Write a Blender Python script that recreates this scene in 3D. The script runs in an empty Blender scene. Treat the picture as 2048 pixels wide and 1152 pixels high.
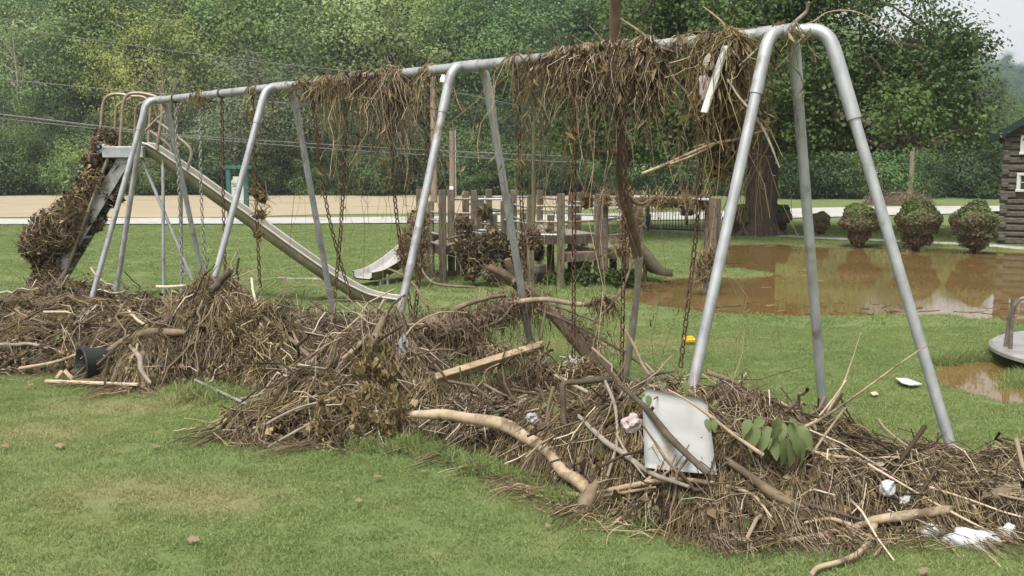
import bpy, math, random
import numpy as np
from mathutils import Vector, noise as mnoise

# ------------------------------------------------------------------ camera
PITCH = math.atan((576 - 333) / 1991.1)
CAMH = 1.7
scene = bpy.context.scene
col = scene.collection
cam_data = bpy.data.cameras.new('camera')
cam_data.lens = 35.0
cam_data.sensor_width = 36.0
cam_data.clip_start = 0.05
cam_data.clip_end = 2500
cam = bpy.data.objects.new('camera', cam_data)
cam.location = (0, 0, CAMH)
cam.rotation_euler = (math.pi / 2 - PITCH, 0, 0)
col.objects.link(cam)
scene.camera = cam

# ------------------------------------------------------------------ world
SUN_EL, SUN_AZ = 62.0, 205.0          # azimuth measured from +Y towards +X
w = bpy.data.worlds.new('World')
scene.world = w
w.use_nodes = True
nt = w.node_tree
nt.nodes.clear()
sky = nt.nodes.new('ShaderNodeTexSky')
sky.sky_type = 'NISHITA'
sky.sun_disc = False
sky.sun_elevation = math.radians(SUN_EL)
sky.sun_rotation = math.radians(SUN_AZ)
sky.air_density = 1.0
sky.dust_density = 4.0
sky.ozone_density = 1.0
bw = nt.nodes.new('ShaderNodeRGBToBW')
mx = nt.nodes.new('ShaderNodeMix')
mx.data_type = 'RGBA'
mx.inputs[0].default_value = 0.93       # overcast: cloud takes nearly all the blue out
bgn = nt.nodes.new('ShaderNodeBackground')
bgn.inputs[1].default_value = 0.15
wo = nt.nodes.new('ShaderNodeOutputWorld')
nt.links.new(sky.outputs[0], bw.inputs[0])
nt.links.new(sky.outputs[0], mx.inputs[6])
nt.links.new(bw.outputs[0], mx.inputs[7])
nt.links.new(mx.outputs[2], bgn.inputs[0])
nt.links.new(bgn.outputs[0], wo.inputs[0])

sun_d = bpy.data.lights.new('sun', 'SUN')
sun_d.energy = 1.5
sun_d.angle = math.radians(18)
sun_d.color = (1.0, 0.965, 0.9)
sun = bpy.data.objects.new('sun', sun_d)
el, az = math.radians(SUN_EL), math.radians(SUN_AZ)
sdir = Vector((math.cos(el) * math.sin(az), math.cos(el) * math.cos(az), math.sin(el)))
sun.rotation_euler = sdir.to_track_quat('Z', 'Y').to_euler()
sun.location = (0, 0, 30)
col.objects.link(sun)

vs = scene.view_settings
vs.view_transform = 'Standard'
vs.look = 'None'
vs.exposure = 1.0
vs.gamma = 1.0
scene.render.engine = 'CYCLES'
cy = scene.cycles
cy.use_denoising = True
cy.max_bounces = 6
cy.diffuse_bounces = 3
cy.glossy_bounces = 3
cy.transmission_bounces = 3
cy.transparent_max_bounces = 6
cy.volume_bounces = 0

# ------------------------------------------------------------------ measuring helpers
F = 1991.1
SP, CP = math.sin(PITCH), math.cos(PITCH)
def ray(px, py):
    x = (px - 1024) / F
    u = (576 - py) / F
    return np.array([x, CP + u * SP, -SP + u * CP])
def G(px, py, z=0.0):                    # survey: photo point on a level z
    r = ray(px, py)
    return np.array([0, 0, CAMH]) + r * ((z - CAMH) / r[2])
def D(px, py, y):                        # survey: photo point at distance y
    r = ray(px, py)
    return np.array([0, 0, CAMH]) + r * (y / r[1])
rng = np.random.default_rng(7)
R_ = random.Random(11)
def unit(v):
    v = np.asarray(v, float)
    return v / (np.linalg.norm(v, axis=-1, keepdims=True) + 1e-12)

# ------------------------------------------------------------------ mesh helpers
def mesh_arrays(name, V, Q=None, T=None, smooth=False):
    me = bpy.data.meshes.new(name)
    V = np.asarray(V, np.float32).reshape(-1, 3)
    nq = 0 if Q is None else len(Q)
    ntr = 0 if T is None else len(T)
    me.vertices.add(len(V))
    me.vertices.foreach_set('co', V.ravel())
    loops = []
    if nq: loops.append(np.asarray(Q, np.int32).ravel())
    if ntr: loops.append(np.asarray(T, np.int32).ravel())
    if loops:
        lp = np.concatenate(loops)
        me.loops.add(len(lp))
        me.loops.foreach_set('vertex_index', lp)
        starts = np.concatenate([np.arange(nq) * 4, nq * 4 + np.arange(ntr) * 3]).astype(np.int32)
        me.polygons.add(nq + ntr)
        me.polygons.foreach_set('loop_start', starts)
        if smooth:
            me.polygons.foreach_set('use_smooth', np.ones(nq + ntr, bool))
    me.update(calc_edges=True)
    me.validate()
    return me

def link(name, me, mats=None, parent=None, loc=None):
    o = bpy.data.objects.new(name, me)
    col.objects.link(o)
    if mats is not None and me is not None and len(me.materials) == 0:
        for m in (mats if isinstance(mats, (list, tuple)) else [mats]):
            me.materials.append(m)
    if parent is not None:
        o.parent = parent
    if loc is not None:
        o.location = [float(c) for c in loc]
    return o

def tag(o, label=None, cat=None, group=None, kind=None):
    if label: o['label'] = label
    if cat: o['category'] = cat
    if group: o['group'] = group
    if kind: o['kind'] = kind
    return o

def empty(name, loc, label, cat, group=None, rz=0.0):
    o = bpy.data.objects.new(name, None)
    col.objects.link(o)
    o.location = [float(c) for c in loc]
    o.rotation_euler = (0, 0, rz)
    o.empty_display_size = 0.2
    return tag(o, label, cat, group)

def catmull(P, n=5):
    P = np.asarray(P, float)
    if len(P) < 3:
        t = np.linspace(0, 1, n * (len(P) - 1) + 1)[:, None]
        return P[0] * (1 - t) + P[-1] * t
    Q = np.vstack([2 * P[0] - P[1], P, 2 * P[-1] - P[-2]])
    out = []
    for i in range(1, len(Q) - 2):
        for k in range(n):
            t = k / n
            a, b, c, d = Q[i - 1], Q[i], Q[i + 1], Q[i + 2]
            out.append(.5 * (2 * b + (c - a) * t + (2 * a - 5 * b + 4 * c - d) * t * t + (3 * b - a - 3 * c + d) * t ** 3))
    out.append(P[-1])
    return np.array(out)

class MB:
    """collects shapes into one mesh"""
    def __init__(s):
        s.v, s.f, s.m, s.sm = [], [], [], []
    def add(s, V, Fc, mi=0, smooth=False):
        o = len(s.v)
        s.v.extend([tuple(float(c) for c in p) for p in V])
        for f in Fc:
            s.f.append(tuple(i + o for i in f)); s.m.append(mi); s.sm.append(smooth)
        return s
    def box(s, c, size, ax=None, ay=None, az=None, mi=0, bev=0.0):
        c = np.asarray(c, float)
        ax = np.array([1, 0, 0.]) if ax is None else unit(ax)
        ay = np.array([0, 1, 0.]) if ay is None else unit(ay)
        az = unit(np.cross(ax, ay)) if az is None else unit(az)
        hx, hy, hz = [q / 2 for q in size]
        b = min(bev, hx * .9, hy * .9, hz * .9)
        if b <= 0:
            V = [c + ax * sx * hx + ay * sy * hy + az * sz * hz for sz in (-1, 1) for sy in (-1, 1) for sx in (-1, 1)]
            return s.add(V, [(0, 2, 3, 1), (4, 5, 7, 6), (0, 1, 5, 4), (2, 6, 7, 3), (0, 4, 6, 2), (1, 3, 7, 5)], mi)
        # chamfer the four long edges along ax and shrink the ends a little
        V = []
        for sx, k in ((-1, b), (-1, 0), (1, 0), (1, b)):
            xx = sx * (hx if k else hx - b * .7)
            e = b * .7 if k else 0
            for (yy, zz) in ((hy - b - e, hz - e), (hy - e, hz - b - e), (hy - e, -hz + b + e), (hy - b - e, -hz + e),
                             (-hy + b + e, -hz + e), (-hy + e, -hz + b + e), (-hy + e, hz - b - e), (-hy + b + e, hz - e)):
                V.append(c + ax * xx + ay * yy + az * zz)
        Fc = []
        for r in range(3):
            for k in range(8):
                Fc.append((r * 8 + k, r * 8 + (k + 1) % 8, (r + 1) * 8 + (k + 1) % 8, (r + 1) * 8 + k))
        Fc.append(tuple(range(7, -1, -1))); Fc.append(tuple(range(24, 32)))
        return s.add(V, Fc, mi)
    def tube(s, P, r, n=10, mi=0, cap=True, smooth=True, flat=1.0):
        P = np.asarray(P, float)
        K = len(P)
        r = np.full(K, r) if np.isscalar(r) else np.interp(np.linspace(0, 1, K), np.linspace(0, 1, len(r)), r)
        T = np.gradient(P, axis=0); T = unit(T)
        ref = np.array([0, 0, 1.]) if abs(T[0][2]) < .9 else np.array([1., 0, 0])
        a = unit(np.cross(T[0], ref))
        V = []
        for i in range(K):
            a = unit(a - T[i] * (a @ T[i]))
            b = np.cross(T[i], a)
            for k in range(n):
                q = 2 * math.pi * k / n
                V.append(P[i] + (a * math.cos(q) + b * math.sin(q) * flat) * r[i])
        Fc = [(i * n + k, i * n + (k + 1) % n, (i + 1) * n + (k + 1) % n, (i + 1) * n + k) for i in range(K - 1) for k in range(n)]
        o = len(s.v)
        s.add(V, Fc, mi, smooth)
        if cap:
            s.add(V[:n], [tuple(range(n - 1, -1, -1))], mi)
            s.add(V[(K - 1) * n:], [tuple(range(n))], mi)
        return s
    def build(s, name, mats, parent=None, offset=None):
        V = np.array(s.v)
        if parent is not None and offset is None:
            offset = np.array(parent.matrix_world.translation) if parent.parent is None else None
            offset = world_loc(parent)
        if offset is not None:
            V = V - np.asarray(offset)
        me = bpy.data.meshes.new(name)
        me.from_pydata([tuple(p) for p in V], [], s.f)
        me.polygons.foreach_set('material_index', s.m)
        me.polygons.foreach_set('use_smooth', s.sm)
        me.update()
        return link(name, me, mats, parent)

def world_loc(o):
    p = np.zeros(3)
    while o is not None:
        p = p + np.array(o.location)
        o = o.parent
    return p

def tube_batch(P, r, sides=3):
    """P [N,K,3], r [N,K] -> verts, quads"""
    N, K, _ = P.shape
    T = unit(np.gradient(P, axis=1))
    ref = unit(rng.normal(size=(N, 1, 3)))
    a = unit(np.cross(T, ref)); b = np.cross(T, a)
    ang = np.arange(sides) * 2 * math.pi / sides
    V = P[:, :, None, :] + (a[:, :, None, :] * np.cos(ang)[None, None, :, None] + b[:, :, None, :] * np.sin(ang)[None, None, :, None]) * r[:, :, None, None]
    base = (np.arange(N) * K * sides)[:, None, None]
    i = np.arange(K - 1)[None, :, None] * sides
    k = np.arange(sides)[None, None, :]
    k2 = (k + 1) % sides
    Q = np.stack([base + i + k, base + i + k2, base + i + sides + k2, base + i + sides + k], -1).reshape(-1, 4)
    return V.reshape(-1, 3), Q

def twig_polys(P, d, L, bend=.25, K=5):
    N = len(P)
    t = np.linspace(-.5, .5, K)[None, :, None]
    bv = unit(rng.normal(size=(N, 3)))[:, None, :]
    wob = rng.normal(size=(N, K, 3)) * (L * .025)[:, None, None]
    return P[:, None, :] + d[:, None, :] * t * L[:, None, None] + bv * (t ** 2 - .08) * (L * bend * rng.uniform(0, 1.6, N))[:, None, None] + wob

def leaf_batch(P, t, n, L, W, curl=.2):
    """folded diamond leaf: 4 verts, 1 quad; each an island"""
    b = unit(np.cross(n, t))
    n = np.cross(t, b)
    L = L[:, None]; W = W[:, None]
    v0 = P - t * L * .5
    v1 = P + b * W * .5 + n * W * curl - t * L * .05
    v2 = P + t * L * .5 - n * L * curl * .6
    v3 = P - b * W * .5 + n * W * curl - t * L * .05
    V = np.stack([v0, v1, v2, v3], 1).reshape(-1, 3)
    Q = np.arange(len(P) * 4).reshape(-1, 4)
    return V, Q

def join_vq(parts):
    Vs, Qs, o = [], [], 0
    for V, Q in parts:
        Vs.append(V); Qs.append(Q + o); o += len(V)
    return np.concatenate(Vs), np.concatenate(Qs)

# ------------------------------------------------------------------ materials
MAT = {}
def nmat(name):
    m = bpy.data.materials.new(name)
    m.use_nodes = True
    t = m.node_tree
    b = t.nodes['Principled BSDF']
    b.inputs['Specular IOR Level'].default_value = .3
    MAT[name] = m
    return m, t, b
def rgba(c): return (c[0], c[1], c[2], 1)
def ramp(t, fac, stops):
    n = t.nodes.new('ShaderNodeValToRGB')
    e = n.color_ramp.elements
    while len(e) > 1: e.remove(e[-1])
    e[0].position = stops[0][0]; e[0].color = rgba(stops[0][1])
    for p, c in stops[1:]:
        q = e.new(p); q.color = rgba(c)
    if fac is not None: t.links.new(fac, n.inputs[0])
    return n.outputs[0]
def noise(t, vec, scale, detail=4, rough=.55, dist=0.0):
    n = t.nodes.new('ShaderNodeTexNoise')
    n.inputs['Scale'].default_value = scale
    n.inputs['Detail'].default_value = detail
    n.inputs['Roughness'].default_value = rough
    n.inputs['Distortion'].default_value = dist
    if vec is not None: t.links.new(vec, n.inputs['Vector'])
    return n.outputs[0]
def coord(t, kind='Object', scale=(1, 1, 1)):
    n = t.nodes.new('ShaderNodeTexCoord')
    mp = t.nodes.new('ShaderNodeMapping')
    mp.inputs['Scale'].default_value = scale
    t.links.new(n.outputs[kind], mp.inputs[0])
    return mp.outputs[0]
def mix(t, fac, a, b, mode='MIX'):
    n = t.nodes.new('ShaderNodeMix')
    n.data_type = 'RGBA'; n.blend_type = mode
    for sock, val in ((n.inputs[0], fac), (n.inputs[6], a), (n.inputs[7], b)):
        if hasattr(val, 'is_linked'): t.links.new(val, sock)
        elif isinstance(val, (int, float)): sock.default_value = val
        else: sock.default_value = rgba(val)
    return n.outputs[2]
def mrange(t, v, a, b, c=0.0, d=1.0):
    n = t.nodes.new('ShaderNodeMapRange')
    n.inputs[1].default_value, n.inputs[2].default_value, n.inputs[3].default_value, n.inputs[4].default_value = a, b, c, d
    t.links.new(v, n.inputs[0])
    return n.outputs[0]
def math_(t, op, a, b=None):
    n = t.nodes.new('ShaderNodeMath'); n.operation = op
    for s_, v in ((n.inputs[0], a), (n.inputs[1], b)):
        if v is None: continue
        if hasattr(v, 'is_linked'): t.links.new(v, s_)
        else: s_.default_value = v
    return n.outputs[0]
def bump(t, b, h, strength=.3, dist=.01):
    n = t.nodes.new('ShaderNodeBump')
    n.inputs['Strength'].default_value = strength
    n.inputs['Distance'].default_value = dist
    t.links.new(h, n.inputs['Height'])
    t.links.new(n.outputs[0], b.inputs['Normal'])

def surf(name, stops, scale=6, stretch=(1, 1, 1), rough=.7, metal=0.0, bstr=.3, bdist=.01, kind='Object', detail=6, spec=None, dirt=None):
    m, t, b = nmat(name)
    v = coord(t, kind, stretch)
    n = noise(t, v, scale, detail)
    c = ramp(t, n, stops)
    if dirt:
        n2 = noise(t, coord(t, kind), dirt[1], 5, .65)
        c = mix(t, mrange(t, n2, dirt[2], dirt[2] + .12), c, dirt[0])
    t.links.new(c, b.inputs['Base Color'])
    b.inputs['Roughness'].default_value = rough
    b.inputs['Metallic'].default_value = metal
    if spec is not None: b.inputs['Specular IOR Level'].default_value = spec
    if bstr: bump(t, b, n, bstr, bdist)
    return m

def island(name, stops, rough=.75, transl=0.0, hue=0.0, spec=.2, patch=0.0, patch_scale=.4):
    """every loose piece its own shade"""
    m, t, b = nmat(name)
    g = t.nodes.new('ShaderNodeNewGeometry')
    c = ramp(t, g.outputs['Random Per Island'], stops)
    if hue:
        oi = t.nodes.new('ShaderNodeObjectInfo')
        hs = t.nodes.new('ShaderNodeHueSaturation')
        t.links.new(mrange(t, oi.outputs['Random'], 0, 1, .5 - hue * .22, .5 + hue * .2), hs.inputs['Hue'])
        t.links.new(mrange(t, oi.outputs['Random'], 0, 1, 1 + hue * 2.0, 1 - hue * 2.0), hs.inputs['Value'])
        t.links.new(c, hs.inputs['Color'])
        c = hs.outputs[0]
    if patch:
        n = noise(t, g.outputs['Position'], patch_scale, 3)
        hs2 = t.nodes.new('ShaderNodeHueSaturation')
        t.links.new(mrange(t, n, .3, .7, 1 - patch, 1 + patch), hs2.inputs['Value'])
        t.links.new(c, hs2.inputs['Color'])
        c = hs2.outputs[0]
    t.links.new(c, b.inputs['Base Color'])
    b.inputs['Roughness'].default_value = rough
    b.inputs['Specular IOR Level'].default_value = spec
    if transl:
        tr = t.nodes.new('ShaderNodeBsdfTranslucent')
        ms = t.nodes.new('ShaderNodeMixShader')
        ms.inputs[0].default_value = transl
        t.links.new(c, tr.inputs[0])
        t.links.new(b.outputs[0], ms.inputs[1]); t.links.new(tr.outputs[0], ms.inputs[2])
        t.links.new(ms.outputs[0], t.nodes['Material Output'].inputs[0])
    return m

# lawn colours are a property of the place: dry patches lie where they lie
DRY = [(G(300, 985), (.62, .30)), (G(430, 1010), (.32, .2)), (G(70, 865), (.55, .3)), (G(250, 812), (.7, .3)), (G(1290, 880), (.3, .25)), (G(1240, 690), (1.3, .5))]
def lawn_colour(t, blades=False):
    g = t.nodes.new('ShaderNodeNewGeometry')
    p = g.outputs['Position']
    n1 = noise(t, p, .55, 4)
    n2 = noise(t, p, 3.2, 5, .65)
    k = 1.2 if not blades else 2.1
    c = mix(t, mrange(t, n1, .33, .68), (.092 * k, .130 * k, .041 * k), (.127 * k, .156 * k, .053 * k))
    c = mix(t, mrange(t, n2, .52, .80, 0, .5), c, (.18 * k, .165 * k, .075 * k))
    for ctr, (rx, ry) in DRY:
        vm = t.nodes.new('ShaderNodeVectorMath'); vm.operation = 'SUBTRACT'
        t.links.new(p, vm.inputs[0]); vm.inputs[1].default_value = (float(ctr[0]), float(ctr[1]), 0)
        vd = t.nodes.new('ShaderNodeVectorMath'); vd.operation = 'DIVIDE'
        t.links.new(vm.outputs[0], vd.inputs[0]); vd.inputs[1].default_value = (rx, ry, 10)
        vl = t.nodes.new('ShaderNodeVectorMath'); vl.operation = 'LENGTH'
        t.links.new(vd.outputs[0], vl.inputs[0])
        s_ = math_(t, 'ADD', vl.outputs['Value'], mrange(t, n2, 0, 1, -.75, .75))
        c = mix(t, mrange(t, s_, .25, 1.3, .42, 0), c, (.235 * k, .18 * k, .10 * k))
    if blades:
        oi = t.nodes.new('ShaderNodeNewGeometry')
        c = mix(t, mrange(t, oi.outputs['Random Per Island'], 0, 1, 0, .45), c, (.27, .31, .135))
    return c, g, n2

m, t, b = nmat('lawn')
c, g, n2 = lawn_colour(t)
sep = t.nodes.new('ShaderNodeSeparateXYZ'); t.links.new(g.outputs['Position'], sep.inputs[0])
zz = math_(t, 'ADD', sep.outputs[2], mrange(t, n2, 0, 1, -.012, .012))
c = mix(t, mrange(t, zz, -.028, -.006, 1, 0), c, (.17, .115, .06))
fine = noise(t, g.outputs['Position'], 22, 6, .7)
c = mix(t, mrange(t, fine, .35, .75, 0, .25), c, (.09, .105, .04))
t.links.new(c, b.inputs['Base Color']); b.inputs['Roughness'].default_value = .9
bump(t, b, fine, .6, .03)
m, t, b = nmat('grass_blade')
c, g, n2 = lawn_colour(t, True)
t.links.new(c, b.inputs['Base Color']); b.inputs['Roughness'].default_value = .6
tr = t.nodes.new('ShaderNodeBsdfTranslucent'); ms = t.nodes.new('ShaderNodeMixShader'); ms.inputs[0].default_value = .35
t.links.new(c, tr.inputs[0]); t.links.new(b.outputs[0], ms.inputs[1]); t.links.new(tr.outputs[0], ms.inputs[2])
t.links.new(ms.outputs[0], t.nodes['Material Output'].inputs[0])

surf('dry_field', [(.25, (.27, .215, .14)), (.5, (.36, .295, .20)), (.75, (.29, .255, .15))], .35, (.35, 1.6, 1), .95, bstr=.4, bdist=.05, kind='Object', dirt=((.19, .20, .085), .12, .56))
surf('concrete', [(.3, (.36, .345, .315)), (.7, (.47, .455, .425))], 3, rough=.85, bstr=.15, dirt=((.30, .25, .18), .6, .56))
surf('mud', [(.3, (.16, .10, .05)), (.7, (.25, .17, .095))], 5, rough=.6, bstr=.5, bdist=.02)
m, t, b = nmat('muddy_water')
pv = coord(t, 'Object')
n = noise(t, pv, .8, 3)
t.links.new(ramp(t, n, [(.3, (.140, .086, .030)), (.7, (.190, .122, .046))]), b.inputs['Base Color'])
b.inputs['Roughness'].default_value = .03; b.inputs['IOR'].default_value = 1.33; b.inputs['Specular IOR Level'].default_value = .5
nb = noise(t, pv, 9, 2)
bump(t, b, nb, .02, .01)
surf('galvanised', [(.25, (.27, .275, .285)), (.5, (.39, .395, .40)), (.8, (.52, .525, .53))], 14, (1, 1, .45), .46, .42, .12, .003, detail=9, dirt=((.24, .21, .17), 5, .565))
surf('brown_pipe', [(.3, (.22, .17, .12)), (.7, (.36, .30, .23))], 14, rough=.5, metal=.45, bstr=.1, bdist=.003)
surf('rust_chain', [(.3, (.055, .032, .022)), (.6, (.12, .065, .04)), (.8, (.20, .15, .12))], 40, rough=.7, metal=.4, bstr=.2, bdist=.002)
surf('steel_chain', [(.3, (.20, .19, .17)), (.7, (.42, .40, .36))], 40, rough=.5, metal=.6, bstr=.1, bdist=.002)
surf('slide_steel', [(.3, (.36, .355, .33)), (.7, (.50, .49, .46))], 3, (1, 1, 1), .5, .25, .05, .002, dirt=((.30, .26, .19), 4, .58))
surf('slide_dull', [(.3, (.17, .155, .11)), (.7, (.255, .235, .18))], 3, (1, 1, 1), .55, .1, .05, .002, dirt=((.20, .165, .10), 4, .56))
surf('slide_olive', [(.3, (.125, .112, .060)), (.7, (.20, .178, .105))], 4, (1, 1, 1), .6, .1, .15, .004, dirt=((.25, .22, .16), 6, .58))
surf('slide_brown', [(.3, (.11, .095, .078)), (.7, (.19, .165, .14))], 6, rough=.5, metal=.2, bstr=.1)
surf('weathered_post', [(.25, (.065, .050, .036)), (.5, (.12, .096, .07)), (.75, (.20, .165, .122))], 5, (6, 6, .6), .9, 0, .4, .006, dirt=((.17, .132, .09), 2.5, .6))
surf('deck_board', [(.3, (.18, .145, .105)), (.7, (.30, .25, .19))], 5, (.6, 6, 6), .9, 0, .3, .005)
surf('log_wood', [(.2, (.04, .034, .028)), (.5, (.09, .077, .062)), (.8, (.16, .14, .112))], 3, (1.2, 8, 8), .9, 0, .6, .02)
surf('chinking', [(.3, (.10, .085, .065)), (.7, (.20, .17, .13))], 6, rough=.95, bstr=.3)
surf('gable_red', [(.3, (.10, .045, .032)), (.7, (.15, .068, .048))], 4, (1, 6, 6), .8, bstr=.1)
surf('roof_green', [(.3, (.006, .022, .016)), (.7, (.01, .033, .023))], 3, rough=.5, bstr=.05)
surf('white_paint', [(.3, (.44, .43, .40)), (.7, (.56, .55, .52))], 6, rough=.55, bstr=.08)
surf('glass_dark', [(.3, (.02, .022, .02)), (.7, (.045, .05, .045))], 2, rough=.08, bstr=0, spec=.6)
surf('sign_green', [(.3, (.03, .10, .085)), (.7, (.045, .135, .115))], 5, rough=.6, bstr=.1)
surf('sign_face', [(.3, (.52, .50, .43)), (.7, (.62, .60, .53))], 5, rough=.6, bstr=.05)
surf('sign_ink', [(.3, (.05, .05, .05)), (.7, (.09, .085, .08))], 5, rough=.7, bstr=0)
surf('sign_red', [(.3, (.35, .12, .10)), (.7, (.42, .18, .15))], 5, rough=.7, bstr=0)
surf('black_metal', [(.3, (.018, .018, .02)), (.7, (.04, .04, .042))], 8, rough=.5, metal=.3, bstr=.05)
surf('grey_box', [(.3, (.22, .23, .24)), (.7, (.32, .33, .34))], 5, rough=.6, bstr=.05)
surf('pole_wood', [(.3, (.16, .12, .085)), (.7, (.29, .23, .17))], 4, (4, 4, .4), .9, bstr=.3)
surf('wire', [(.3, (.10, .10, .10)), (.7, (.18, .18, .17))], 4, rough=.6, bstr=0)
surf('bark', [(.25, (.045, .033, .025)), (.5, (.095, .07, .052)), (.8, (.17, .13, .10))], 5, (5, 5, 1), .95, 0, 1.0, .05)
surf('pale_bark', [(.3, (.20, .17, .13)), (.7, (.36, .32, .26))], 5, (5, 5, 1), .95, 0, .4, .02)
surf('stick_tan', [(.2, (.20, .145, .09)), (.45, (.34, .255, .165)), (.75, (.48, .38, .265))], 9, (1, 1, 1), .75, 0, .35, .008, dirt=((.14, .10, .062), 6, .51))
surf('stick_pale', [(.3, (.40, .30, .20)), (.7, (.60, .50, .37))], 10, rough=.75, bstr=.2, bdist=.004, dirt=((.27, .19, .12), 9, .6))
surf('stick_brown', [(.25, (.09, .065, .042)), (.5, (.175, .13, .085)), (.8, (.28, .215, .15))], 12, rough=.85, bstr=.6, bdist=.008)
surf('stick_dark', [(.25, (.05, .037, .027)), (.6, (.11, .085, .06)), (.85, (.19, .16, .12))], 12, rough=.9, bstr=.6, bdist=.008)
surf('stick_grey', [(.25, (.17, .14, .11)), (.6, (.30, .26, .21)), (.85, (.42, .37, .31))], 12, rough=.85, bstr=.4, bdist=.006)
surf('trunk_red', [(.25, (.085, .055, .035)), (.5, (.155, .105, .068)), (.8, (.27, .205, .145))], 6, (3, 3, .6), .85, 0, .6, .012, dirt=((.12, .08, .05), 5, .55))
surf('lumber', [(.3, (.26, .185, .105)), (.5, (.35, .26, .16)), (.75, (.44, .34, .22))], 4, (1.2, 9, 9), .75, 0, .3, .004, dirt=((.19, .14, .085), 7, .56))
surf('white_plastic', [(.3, (.36, .36, .345)), (.7, (.45, .45, .435))], 3, (1, 1, 3), .42, 0, .05, .004, dirt=((.30, .24, .16), 4.5, .57))
surf('foam', [(.3, (.42, .42, .42)), (.7, (.54, .54, .54))], 12, rough=.7, bstr=.3, dirt=((.40, .34, .26), 5, .62))
surf('black_plastic', [(.3, (.018, .02, .022)), (.7, (.045, .048, .05))], 6, rough=.38, bstr=.1, bdist=.003, dirt=((.10, .09, .075), 5, .62))
surf('pvc_grey', [(.3, (.22, .23, .25)), (.7, (.36, .37, .39))], 6, rough=.5, bstr=.05)
surf('yellow_plastic', [(.3, (.62, .36, .02)), (.7, (.74, .46, .03))], 6, rough=.45, bstr=.05)
surf('blue_plastic', [(.3, (.35, .46, .58)), (.7, (.55, .65, .74))], 8, rough=.4, bstr=.3, bdist=.01)
surf('can_metal', [(.3, (.45, .46, .48)), (.55, (.75, .76, .78)), (.75, (.25, .33, .42))], 18, rough=.3, metal=.6, bstr=.3, bdist=.006)
surf('pink_cloth', [(.3, (.36, .28, .27)), (.7, (.50, .42, .41))], 14, rough=.9, bstr=.5, bdist=.01)
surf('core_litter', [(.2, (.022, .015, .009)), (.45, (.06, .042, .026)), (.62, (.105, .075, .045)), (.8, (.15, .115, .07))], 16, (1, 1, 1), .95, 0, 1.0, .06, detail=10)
surf('merry_plate', [(.3, (.32, .30, .29)), (.7, (.48, .46, .45))], 4, rough=.35, metal=.4, bstr=.1, dirt=((.27, .20, .15), 3, .6))
surf('merry_rail', [(.3, (.11, .09, .075)), (.7, (.27, .235, .20))], 18, rough=.5, metal=.5, bstr=.1)
surf('lamp_white', [(.3, (.65, .65, .64)), (.7, (.78, .78, .77))], 6, rough=.4, bstr=0)
surf('hill_soil', [(.3, (.03, .045, .015)), (.7, (.06, .075, .025))], .4, rough=1, bstr=0)

straw = [(0, (.05, .034, 0.018)), (.35, (.135, .094, 0.049)), (.6, (.24, .175, 0.095)), (.8, (.38, .29, 0.167)), (.95, (.57, .465, 0.288)), (1, (.20, .22, 0.081))]
island('straw', straw, .8, 0)
island('twigs', [(0, (.025, .018, .011)), (.35, (.090, .065, .042)), (.65, (.20, .15, .10)), (.87, (.38, .305, .22)), (1, (.60, .52, .40))], .85)
island('litter', [(0, (.022, .015, 0.009)), (.35, (.070, .047, 0.024)), (.6, (.135, .094, 0.047)), (.78, (.215, .155, 0.079)), (.9, (.35, .27, 0.146)), (.95, (.07, .085, 0.030)), (1, (.13, .17, 0.056))], .85, .15)
island('hay', [(0, (.05, .036, .018)), (.35, (.13, .097, .047)), (.7, (.24, .182, .092)), (1, (.38, .30, .17))], .85, .1)
island('root', [(0, (.07, .046, .028)), (.4, (.16, .11, .068)), (.8, (.28, .205, .135)), (1, (.40, .31, .215))], .9)
island('withered_leaf', [(0, (.11, .088, .040)), (.4, (.20, .155, .070)), (.8, (.28, .215, .105)), (1, (.20, .12, .06))], .8, .2)
island('lawn_leaf', [(0, (.15, .105, .06)), (.5, (.23, .165, .098)), (1, (.32, .25, .16))], .8, .1)
island('green_leaf', [(0, (.085, .12, .042)), (.4, (.135, .18, .07)), (.8, (.20, .225, .095)), (1, (.26, .22, .08))], .55, .3)
island('weed_leaf', [(0, (.04, .075, .022)), (.6, (.08, .13, .04)), (1, (.13, .19, .06))], .6, .25)
def leafmat(n, a, bq, cq, hue=.16, patch=.32):
    a = tuple(.6 * q + .4 * p for p, q in zip(a, bq)); cq = tuple(.55 * q + .45 * p for p, q in zip(cq, bq))
    return island(n, [(0, a), (.5, bq), (1, cq)], .6, .28, hue, .25, patch, .45)
leafmat('leaf_mid', (0.094, 0.159, 0.045), (0.157, 0.243, 0.072), (0.228, 0.325, 0.103))
leafmat('leaf_dark', (0.040, 0.073, 0.026), (0.073, 0.116, 0.040), (0.116, 0.166, 0.055))
leafmat('leaf_pale', (0.131, 0.198, 0.076), (0.187, 0.273, 0.105), (0.249, 0.348, 0.145))
leafmat('leaf_olive', (0.171, 0.205, 0.099), (0.248, 0.282, 0.145), (0.325, 0.359, 0.196))
leafmat('leaf_yellow', (0.137, 0.177, 0.044), (0.202, 0.248, 0.070), (0.273, 0.313, 0.102))
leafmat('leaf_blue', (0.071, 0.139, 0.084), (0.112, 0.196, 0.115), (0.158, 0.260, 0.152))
leafmat('leaf_maple', (0.039, 0.069, 0.018), (0.075, 0.120, 0.034), (0.131, 0.187, 0.056), .02, .3)
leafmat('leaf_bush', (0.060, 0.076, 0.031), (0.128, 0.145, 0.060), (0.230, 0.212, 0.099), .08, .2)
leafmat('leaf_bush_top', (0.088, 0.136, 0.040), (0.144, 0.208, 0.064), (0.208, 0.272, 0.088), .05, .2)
leafmat('leaf_bush_muddy', (0.128, 0.090, 0.054), (0.203, 0.150, 0.090), (0.285, 0.217, 0.135), .05, .2)

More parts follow.
